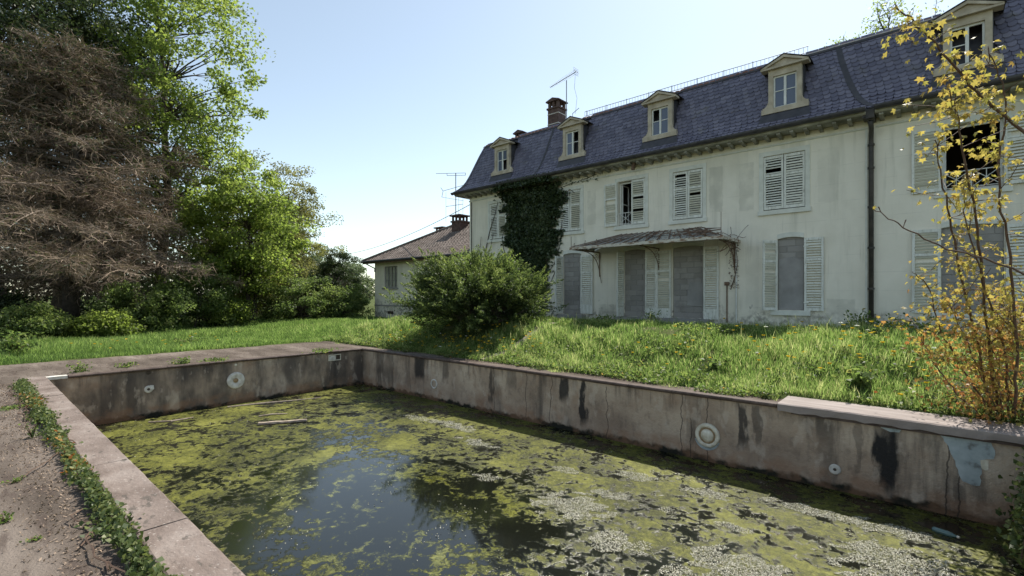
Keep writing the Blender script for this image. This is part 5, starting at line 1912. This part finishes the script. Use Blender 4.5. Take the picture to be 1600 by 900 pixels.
def plants():
    g = np.random.default_rng(44)
    def weed(loc, h, r, n, label, mat='weed', L=.07, name='weed_plant', stalks=7, cat='weed', group=None, flat=.45):
        T = thing(name, label, cat, loc, group)
        m = MB()
        tips = []
        loc = np.array(loc)
        for k in range(stalks):
            d = np.array([g.normal() * r * .6, g.normal() * r * .6, h * g.uniform(.55, 1.05)])
            P = [loc + d * t + np.array([0, 0, -.25 * r * t * t]) for t in np.linspace(0, 1, 5)]
            m.tube(P, list(np.linspace(.007, .003, 5)), 4, cap=False)
            tips.append(P)
        part('stalks', m, 'stem', T)
        tips = np.array(tips).reshape(-1, 3)
        k = g.integers(0, len(tips), n)
        Q = tips[k] + g.normal(size=(n, 3)) * np.array([r * .3, r * .3, h * .08])
        Q[:, 2] = np.maximum(Q[:, 2], loc[2] + .015)
        V, TT = leaves(Q, L, L * .6, np.clip(g.normal(size=n) * .2 + .45, 0, .9), None, 0, flat, g)
        finish_leaves('leaf_cluster', V, TT, mat, T, 'stuff')
        return T
    def Z(x, y):
        return max(0.0, float(gz(x, y)))
    weed((-8.05, 13.6, Z(-8.05, 13.6)), .55, .38, 700, 'rounded tuft of pale green weed before the double shutters', L=.09, stalks=14, name='weed_tuft')
    weed((-6.2, 13.2, Z(-6.2, 13.2)), .6, .25, 260, 'thin seeding weed before the right canopy door', L=.07, name='weed_tuft')
    weed((-5.0, 14.0, Z(-5.0, 14.0)), .4, .3, 260, 'low weed tuft right of the canopy', L=.08, name='weed_tuft')
    weed((-1.45, 15.4, Z(-1.45, 15.4)), .85, .45, 600, 'tall weeds at the foot of the dark downpipe', L=.10, stalks=12, name='tall_weeds')
    weed((-.75, 15.0, Z(-.75, 15.0)), .75, .4, 520, 'leafy tall weeds just right of the downpipe foot', L=.10, stalks=12, name='tall_weeds')
    weed((-.3, 13.6, Z(-.3, 13.6)), .65, .5, 600, 'broad leafy weeds before the right blocked window', L=.12, stalks=10, name='tall_weeds')
    weed((-3.3, 9.75, Z(-3.3, 9.75)), .26, .16, 200, 'dark green weed tuft on the lawn edge above the big pool lamp', L=.10, stalks=12, name='weed_tuft')
    weed((-1.0, 9.65, Z(-1.0, 9.65)), .38, .18, 240, 'tall dark grass-like tuft behind the stone slab', L=.14, stalks=16, name='weed_tuft')
    weed((-12.2, 9.4, Z(-12.2, 9.4)), .3, .35, 420, 'leafy weed at the foot of the juniper bush', L=.09, stalks=9, name='weed_tuft')
    weed((-19.2, .9, 0), .75, .4, 600, 'feathery green plant on the grass at the left edge', L=.12, stalks=16, name='feathery_plant')
    weed((-19.4, 5.2, 0), .35, .5, 500, 'dark leafy weed on the grass behind the far paving', L=.09, stalks=9, name='weed_tuft')
    weed((-12.95, 9.35, 0.0), .16, .35, 420, 'trailing weed over the far corner of the pool', L=.07, stalks=10, name='corner_weed')
    lab = ['small weed on the far paving nearest the pool corner', 'straggly yellowing weed in the far paving joint', 'weed on the far rim above the white dish lamp', 'leafy weed on the far rim left of the dish lamp', 'weed on the far rim beside the skimmer']
    for i, (x, y, h, r, n) in enumerate([(-14.4, 1.75, .22, .2, 120), (-14.5, 2.5, .14, .22, 100), (-14.15, 4.3, .14, .3, 220), (-14.15, 3.6, .2, .2, 160), (-14.1, 7.3, .14, .4, 220)]):
        weed((x, y, 0), h, r, n, lab[i], L=.065, stalks=6, name='paving_weed', group='weeds in the far paving')
    lab = ['reddish weed on the rim right of the first lawn path', 'small orange weed on the rim near the pool corner', 'tiny green weed on the rim before the path', 'rusty little weed between corner and path', 'orange weed touching the end of the stone slab']
    for i, (x, y, n, mt) in enumerate([(-6.95, 8.92, 260, 'creeper'), (-12.0, 8.75, 90, 'creeper'), (-7.6, 8.85, 70, 'weed'), (-10.1, 8.85, 120, 'creeper'), (-2.15, 8.85, 150, 'creeper')]):
        T = weed((x, y, 0), .12, .28 if n > 200 else .15, n, lab[i], mat=mt, L=.06, stalks=5, name='rim_weed', group='weeds on the pool rim')
    for i, (x, y, h, r, n, L) in enumerate([(-10.5, .48, .09, .2, 140, .045), (-6.35, .30, .07, .08, 45, .03), (-5.3, .20, .09, .07, 70, .03), (-4.75, .34, .04, .05, 26, .025), (-8.2, .55, .22, .07, 50, .04)]):
        weed((x, y, 0), h, r, n, ['leafy weed across the left paving near the far end', 'little tuft at the left edge of the near paving', 'grassy weed at the lower left corner of the paving', 'small weed on the paving left of the creeper', 'upright dry tuft on the paving beside the creeper'][i], L=L, stalks=6, name='paving_weed', group='weeds in the near paving')
    n = 5200
    x = np.concatenate([g.uniform(-13.5, -2.5, 2600), g.uniform(-17, -13.95, 900), g.uniform(-13, 0.5, 1700)])
    y = np.concatenate([.62 - np.abs(g.normal(size=2600)) * .22, g.uniform(-2, 9, 900), 8.75 + np.abs(g.normal(size=1700)) * .12])
    Q = np.stack([x, y, g.uniform(.004, .012, n)], 1)
    V, TT = leaves(Q, .03, .012, g.uniform(0, 1, n), None, 0, .9, g)
    o = link('dry_litter', arrmesh('dry_litter', V, 4, TT), 'twig')
    tag(o, 'dry leaf litter and twigs scattered over the paving', 'litter', kind='stuff')
    # creeper along the near coping
    T = thing('creeping_vine', 'strip of green and orange creeper growing along the near pool coping', 'vine', (-8, .7, 0))
    n = 7600
    u = g.uniform(0, 1, n) ** 1.0
    x = -13.3 + u * 10.6
    P1 = np.stack([x * 1.0, x * .3], 1)
    hw = .055 * (1 + .55 * snoise(P1, 2.6, 6))
    keep = g.uniform(size=n) < .75 + .35 * snoise(P1, 1.4, 9)
    x, hw = x[keep], hw[keep]
    n = len(x)
    y = .745 + g.normal(size=n) * hw * .85 - .02
    y = np.minimum(y, .97)
    z = .015 + np.abs(g.normal(size=n)) * .035 + .06 * np.exp(-((y - .74) / .08) ** 2) * g.uniform(size=n)
    Pp = np.stack([x, y, z], 1)
    red = snoise(np.stack([x, y], 1), 1.6, 19) > .42
    tt = np.clip(g.uniform(.1, .72, n) + np.where(red & (g.uniform(size=n) < .55), .3, 0), 0, 1)
    V, TT = leaves(Pp, .044, .034, tt, None, 0, .55, g)
    finish_leaves('leaf_cluster', V, TT, 'creeper', T, 'stuff')
    m = MB()
    for k in range(34):
        x0 = g.uniform(-13.2, -3)
        P = []
        xx, yy = x0, .66 + g.normal() * .05
        for q in range(7):
            P.append((xx, yy, .02 + .03 * g.uniform()))
            xx += .12
            yy += g.normal() * .04
        m.tube(P, .006, 4, cap=False)
    part('runners', m, 'stem', T, kind='stuff')
    # ivy hanging at the near end of the pool, right edge of the picture
    T = thing('hanging_ivy', 'green ivy hanging over the pool end at the lower right edge', 'ivy', (.9, 7.6, 0))
    m = MB()
    tips = []
    for k in range(16):
        y = g.uniform(6.3, 8.35)
        P = [np.array([PX1 + .12, y, .03])]
        x, z, yy = PX1 - .04, -.02, y
        for q in range(9):
            P.append(np.array([x, yy, z]))
            x -= abs(g.normal()) * .035
            z -= .11
            yy += g.normal() * .05
        m.tube(P, list(np.linspace(.009, .004, 10)), 4, cap=False)
        tips += P[1:]
    part('stems', m, 'stem', T, kind='stuff')
    tips = np.array(tips)
    k = g.integers(0, len(tips), 1500)
    Q = tips[k] + g.normal(size=(1500, 3)) * np.array([.07, .09, .06])
    Q[:, 2] = np.maximum(Q[:, 2], WZ + .02)
    V, TT = leaves(Q, .075, .06, np.clip(g.uniform(0, .8, 1500), 0, 1), None, 0, .1, g)
    finish_leaves('leaf_cluster', V, TT, 'creeper', T, 'stuff')
plants()

# ------------------------------------------------------------------ things on the water
def water_things():
    g = np.random.default_rng(8)
    # pale duckweed rafts: thousands of tiny floating leaves
    patches = [(-3.75, 5.55, .55, .42, 1.0), (-3.5, 6.1, .28, .18, .9), (-2.85, 4.95, .22, .25, .9), (-2.55, 5.05, .12, .14, .6), (-1.5, 5.3, .50, .36, 1.0), (-2.0, 4.9, .22, .15, .8), (-.30, 6.55, .62, .5, 1.0), (-1.25, 7.45, .5, .13, .9), (-.35, 7.45, .4, .2, .8), (-6.8, 6.6, .55, .17, .75), (-7.9, 7.1, .55, .18, .6), (-3.6, 7.05, .30, .15, .7), (-2.5, 7.1, .30, .13, .7), (-4.6, 6.5, .2, .12, .5), (-5.3, 5.4, .22, .16, .5), (-1.9, 6.3, .2, .12, .6), (-2.7, 6.2, .16, .12, .5), (-9.0, 7.0, .5, .15, .4)]
    pts, tn = [], []
    for (cx, cy, sx, sy, dn) in patches:
        n = int(15000 * sx * sy * 4 * dn * 1.0)
        q = g.uniform(-1.35, 1.35, size=(n, 2))
        w = snoise(np.stack([cx + q[:, 0] * sx, cy + q[:, 1] * sy], 1), 6.0, 2) * .45 + snoise(np.stack([cx + q[:, 0] * sx, cy + q[:, 1] * sy], 1), 17.0, 4) * .3
        k = (np.hypot(q[:, 0], q[:, 1]) + w) < .95
        q = q[k]
        pts.append(np.stack([cx + q[:, 0] * sx, cy + q[:, 1] * sy], 1))
        tn.append(g.uniform(.35, 1, len(q)))
    # loose specks everywhere
    n = 9000
    q = np.stack([g.uniform(PX0 + .1, PX1 - .05, n), g.uniform(PY0 + .1, PY1 - .1, n)], 1)
    k = snoise(q, 2.2, 21) + .5 * snoise(q, 7, 22) + .4 * smooth(-9, -1, q[:, 0]) > .55
    pts.append(q[k])
    tn.append(g.uniform(0, .9, k.sum()))
    P = np.concatenate(pts)
    tn = np.concatenate(tn)
    k = (P[:, 0] > PX0 + .05) & (P[:, 0] < PX1 - .03) & (P[:, 1] < PY1 - .03) & (P[:, 1] > PY0 + .03)
    P, tn = P[k], tn[k]
    Q = np.stack([P[:, 0], P[:, 1], WZ + g.uniform(.003, .010, len(P))], 1)
    V, TT = leaves(Q, .017, .014, tn, None, 0, .86, g)
    o = link('duckweed', arrmesh('duckweed', V, 4, TT), 'duckweed')
    tag(o, 'pale rafts of dry duckweed floating on the green pool water', 'duckweed', kind='stuff')
    # sticks and a plank
    def stick(name, label, pts, r, cat='stick'):
        m = MB().tube(pts, r, 7)
        o = link(name, m.mesh(name), 'drift')
        me = o.data
        o.location = (0, 0, 0)
        return tag(o, label, cat)
    stick('floating_stick', 'pale straight stick floating near the far left pool wall', [(-13.3, 2.75, WZ + .012), (-13.0, 3.1, WZ + .016), (-13.05, 3.55, WZ + .012)], [.02, .022, .012])
    stick('floating_stick', 'long thin branch floating along the far pool wall', [(-13.6, 4.45, WZ + .012), (-13.35, 5.2, WZ + .018), (-13.1, 5.9, WZ + .012), (-12.9, 6.6, WZ + .01)], [.018, .022, .017, .01])
    stick('floating_stick', 'short crooked stick floating left of the plank', [(-12.0, 4.6, WZ + .012), (-11.9, 4.85, WZ + .03), (-11.75, 5.15, WZ + .012)], [.018, .02, .012])
    m = MB()
    V = []
    p0, p1 = Vector((-11.25, 4.3, WZ + .02)), Vector((-10.75, 5.15, WZ + .02))
    d = (p1 - p0).normalized()
    s = Vector((-d.y, d.x, 0))
    n = 8
    for k in range(n + 1):
        c = p0.lerp(p1, k / n)
        w = .075 * (1 - .35 * (k / n) ** 3) + random.uniform(-.008, .008)
        h = .03 + random.uniform(-.006, .006)
        m.v += [tuple(c - s * w), tuple(c + s * w), tuple(c + s * w * .8 + Vector((0, 0, h))), tuple(c - s * w * .8 + Vector((0, 0, h + .006)))]
    for k in range(n):
        for q in range(4):
            a, b = k * 4 + q, k * 4 + (q + 1) % 4
            m.f.append((a, b, b + 4, a + 4))
    m.f.append((3, 2, 1, 0))
    m.f.append(tuple(n * 4 + q for q in range(4)))
    o = link('driftwood_plank', m.mesh('driftwood_plank'), 'drift')
    tag(o, 'bleached plank of driftwood lying in the green algae', 'plank')
    # plastic bottle in the shadow by the long wall
    T = thing('plastic_bottle', 'clear plastic bottle floating in the shadow of the long wall', 'bottle', (.05, 7.8, WZ))
    m = MB().lathe([(.001, 0), (.03, 0), (.036, .01), (.036, .07), (.033, .08), (.036, .09), (.036, .15), (.026, .19), (.013, .22), (.013, .235)], (-.05, 7.83, WZ + .012), (.93, -.36, .03), 14)
    part('body', m, 'bottle', T, smooth=True)
    m = MB().lathe([(.001, .256), (.015, .256), (.015, .232), (.012, .232)], (-.05, 7.83, WZ + .012), (.93, -.36, .03), 12)
    part('cap', m, 'fitting', T)
water_things()

# ------------------------------------------------------------------ yellow maple shrub at the right
def maple_shrub():
    g = np.random.default_rng(66)
    yr = R(YAW)
    s_, c_ = math.cos(yr), math.sin(yr)
    T = thing('maple_shrub', 'young maple shrub with yellow and orange leaves at the right edge', 'shrub', (.75, 9.25, 0))
    stems = [
        [(.55, 9.35, .0), (.40, 8.6, .95), (.20, 7.95, 2.00), (.05, 7.3, 2.85), (-.02, 7.0, 3.45)],
        [(.62, 9.35, .0), (.42, 8.05, 1.45), (.30, 7.1, 2.6), (.16, 6.5, 3.3), (.08, 6.2, 3.72)],
        [(.80, 9.35, .0), (.95, 7.6, 1.80), (.90, 6.95, 2.85), (.61, 6.67, 3.28), (.286, 6.25, 3.575), (.06, 5.985, 3.91), (-.113, 5.76, 4.145), (-.31, 5.59, 4.38)],
        [(.50, 9.35, .0), (.17, 8.75, .42), (-.10, 8.3, .95), (-.27, 8.0, 1.45)],
        [(.95, 7.5, 1.7), (.50, 6.25, 1.98), (.05, 5.75, 2.13), (-.28, 5.45, 2.36), (-.45, 5.25, 2.50)],
        [(.60, 9.30, .0), (.32, 8.6, .60), (.02, 8.15, 1.25), (-.10, 7.95, 1.88), (-.25, 7.7, 2.02)],
        [(.75, 9.30, .0), (.70, 8.1, .98), (.58, 7.5, 2.15), (.46, 7.2, 2.95), (.52, 6.9, 3.68), (.36, 6.7, 4.20)],
        [(.66, 9.35, .0), (.45, 8.6, .55), (.22, 8.05, 1.28), (.08, 7.75, 1.65)],
        [(.72, 9.30, .0), (.60, 8.3, 1.1), (.38, 7.6, 1.9), (.22, 7.2, 2.5), (.20, 7.0, 3.0)],
    ]
    for k in range(4):
        b = [.66 + .12 * g.normal(), 9.3, 0.0]
        e = [g.uniform(.1, .75), g.uniform(7.6, 8.7), g.uniform(1.0, 2.3)]
        stems.append([tuple(b)] + [tuple(b[q] + (e[q] - b[q]) * t + (.10 * math.sin(3.1 * t) * g.normal() if q < 2 else .0) for q in range(3)) for t in (.3, .6, .85, 1.0)])
    rad = [.020, .018, .022, .012, .011, .014, .018, .012, .014] + [.010] * 4
    sites = []
    twigs = MB()
    for i, st in enumerate(stems):
        P = np.array(st)
        # resample smoothly
        t = np.linspace(0, len(P) - 1, 7 * (len(P) - 1) + 1)
        S = np.stack([np.interp(t, np.arange(len(P)), P[:, k]) for k in range(3)], 1)
        ker = np.array([.1, .2, .4, .2, .1])
        pad = np.pad(S, ((2, 2), (0, 0)), 'edge')
        S = sum(pad[k:k + len(S)] * ker[k] for k in range(5))
        S += g.normal(size=S.shape) * .008
        m = MB().tube(S, list(np.linspace(rad[i], rad[i] * .28, len(S))), 6)
        part('stem', m, 'stem', T, smooth=True)
        if i == 4:
            sites.append((S[-1], 0))
            for k in (-4, -9):
                d = unit(g.normal(size=3) + np.array([0, 0, .6]))
                twigs.tube([S[k], S[k] + d * .05, S[k] + d * .09], [.004, .004, .006], 4)
            continue
        n = len(S)
        nt = 27 if i not in (2,) else 17
        for k in range(nt):
            u = g.uniform(.10 if i != 2 else .5, 1)
            q = S[min(int(u * (n - 1)), n - 1)]
            d = unit(g.normal(size=3) * np.array([1, 1, .6]) + np.array([0, 0, .35]))
            L = g.uniform(.10, .38) * (1 if i != 2 else .6)
            mid = q + d * L * .5 + g.normal(size=3) * .015
            tip = q + d * L
            twigs.tube([q, mid, tip], [.005, .004, .0025], 4, cap=False)
            sites.append((tip, 1))
            sites.append((mid, 1))
            if g.uniform() < .5:
                sites.append((q, 1))
        sites.append((S[-1], 1))
    part('twigs', twigs, 'stem', T, kind='stuff')
    # maple leaf: five lobes, folded along the midrib
    def leafmesh(seed, fold, curl):
        h = np.random.default_rng(seed)
        lob = [(0, 1.0), (22, .52), (48, .88), (72, .46), (100, .66), (140, .30), (172, .12)]
        o = []
        for a, r in lob:
            o.append((math.sin(R(a)) * r * h.uniform(.9, 1.08), math.cos(R(a)) * r))
        pts = o + [(-x, y) for x, y in reversed(o[1:])]
        V = [(0, .0, 0)] + [(x, y, fold * abs(x) - curl * (x * x + y * y)) for x, y in pts]
        n = len(pts)
        F = [(0, 1 + (k + 1) % n, 1 + k) for k in range(n)]
        # stalk
        b = len(V)
        V += [(-.012, -.1, 0), (.012, -.1, 0), (.006, -.75, -.12), (-.006, -.75, -.12)]
        F.append((b, b + 1, b + 2, b + 3))
        return V, F
    base = [leafmesh(i, f, c) for i, (f, c) in enumerate([(.25, .30), (.55, .45), (-.15, .6), (.4, .1)])]
    tints = [.08, .30, .52, .70, .86, .98]
    meshes = {}
    for bi, (V, F) in enumerate(base):
        for ti, tv in enumerate(tints):
            me = bpy.data.meshes.new('leaf')
            me.from_pydata(V, [], F)
            me.materials.append(MAT['maple'])
            a = me.attributes.new('tint', 'FLOAT', 'POINT')
            a.data.foreach_set('value', [tv + g.uniform(-.04, .04)] * len(V))
            me.update()
            meshes[bi, ti] = me
    L = []
    for p, many in sites:
        for k in range(g.integers(3, 6) if many else 1):
            off = g.normal(size=3) * np.array([.08, .08, .06])
            c = np.array(p) + off
            low = 1 - smooth(.4, 2.6, c[2])
            r = g.uniform()
            ti = int(np.clip((.0 + 3.6 * r) + low * 2.4 * g.uniform(.3, 1.2), 0, 5))
            size = g.uniform(.028, .052) * (1.15 if c[2] > 2.6 else 1.0)
            out = unit(off + g.normal(size=3) * .03)
            tipd = unit(out * .7 + np.array([0, 0, -.75]) + g.normal(size=3) * .35)
            nrm = unit(np.array([0, 0, .9]) + out * .6 + g.normal(size=3) * .35)
            xa = unit(np.cross(tipd, nrm))
            nrm = np.cross(xa, tipd)
            L.append((c, xa, tipd, nrm, size, g.integers(0, 4), ti))
    dist = []
    for (c, *_r) in L:
        fw = -c_ * c[0] + s_ * c[1]
        rt = s_ * c[0] + c_ * c[1]
        px = 800 + 755.6 * rt / fw
        py = 460.7 - 755.6 * (c[2] - CAMH) / fw
        dist.append(fw / _r[3] + (0 if 0 < px < 1592 and 0 < py < 895 else 1e5))
    order = np.argsort(dist)
    near = set(order[:300].tolist())
    loc = np.array(T.location)
    VV, FF, TT = [], [], []
    nv = 0
    for i, (c, xa, ya, za, sz, bi, ti) in enumerate(L):
        if i in near:
            o = link('leaf', meshes[int(bi), int(ti)], None, T)
            q = c - loc
            o.matrix_local = Matrix(((xa[0] * sz, ya[0] * sz, za[0] * sz, q[0]), (xa[1] * sz, ya[1] * sz, za[1] * sz, q[1]), (xa[2] * sz, ya[2] * sz, za[2] * sz, q[2]), (0, 0, 0, 1)))
        else:
            V, F = base[int(bi)]
            A = np.array(V) * sz
            W = c + A[:, :1] * xa + A[:, 1:2] * ya + A[:, 2:3] * za
            VV += [tuple(w) for w in W]
            FF += [tuple(nv + k for k in f) for f in F]
            TT += [tints[ti]] * len(V)
            nv += len(V)
    m = MB()
    m.v, m.f = VV, FF
    o = part('foliage', m, 'maple', T, kind='stuff')
    a = o.data.attributes.new('tint', 'FLOAT', 'POINT')
    a.data.foreach_set('value', np.array(TT, dtype=np.float32))
    # green basal shoots around the stem foot
    n = 1500
    Q = np.array([.55, 9.35, .25]) + g.normal(size=(n, 3)) * np.array([.42, .25, .2])
    Q[:, 2] = np.abs(Q[:, 2]) + .04
    V, TT = leaves(Q, .06, .04, np.clip(g.uniform(.1, 1, n), 0, 1), None, 0, .3, g)
    finish_leaves('basal_leaves', V, TT, 'creeper', T, 'stuff')
maple_shrub()
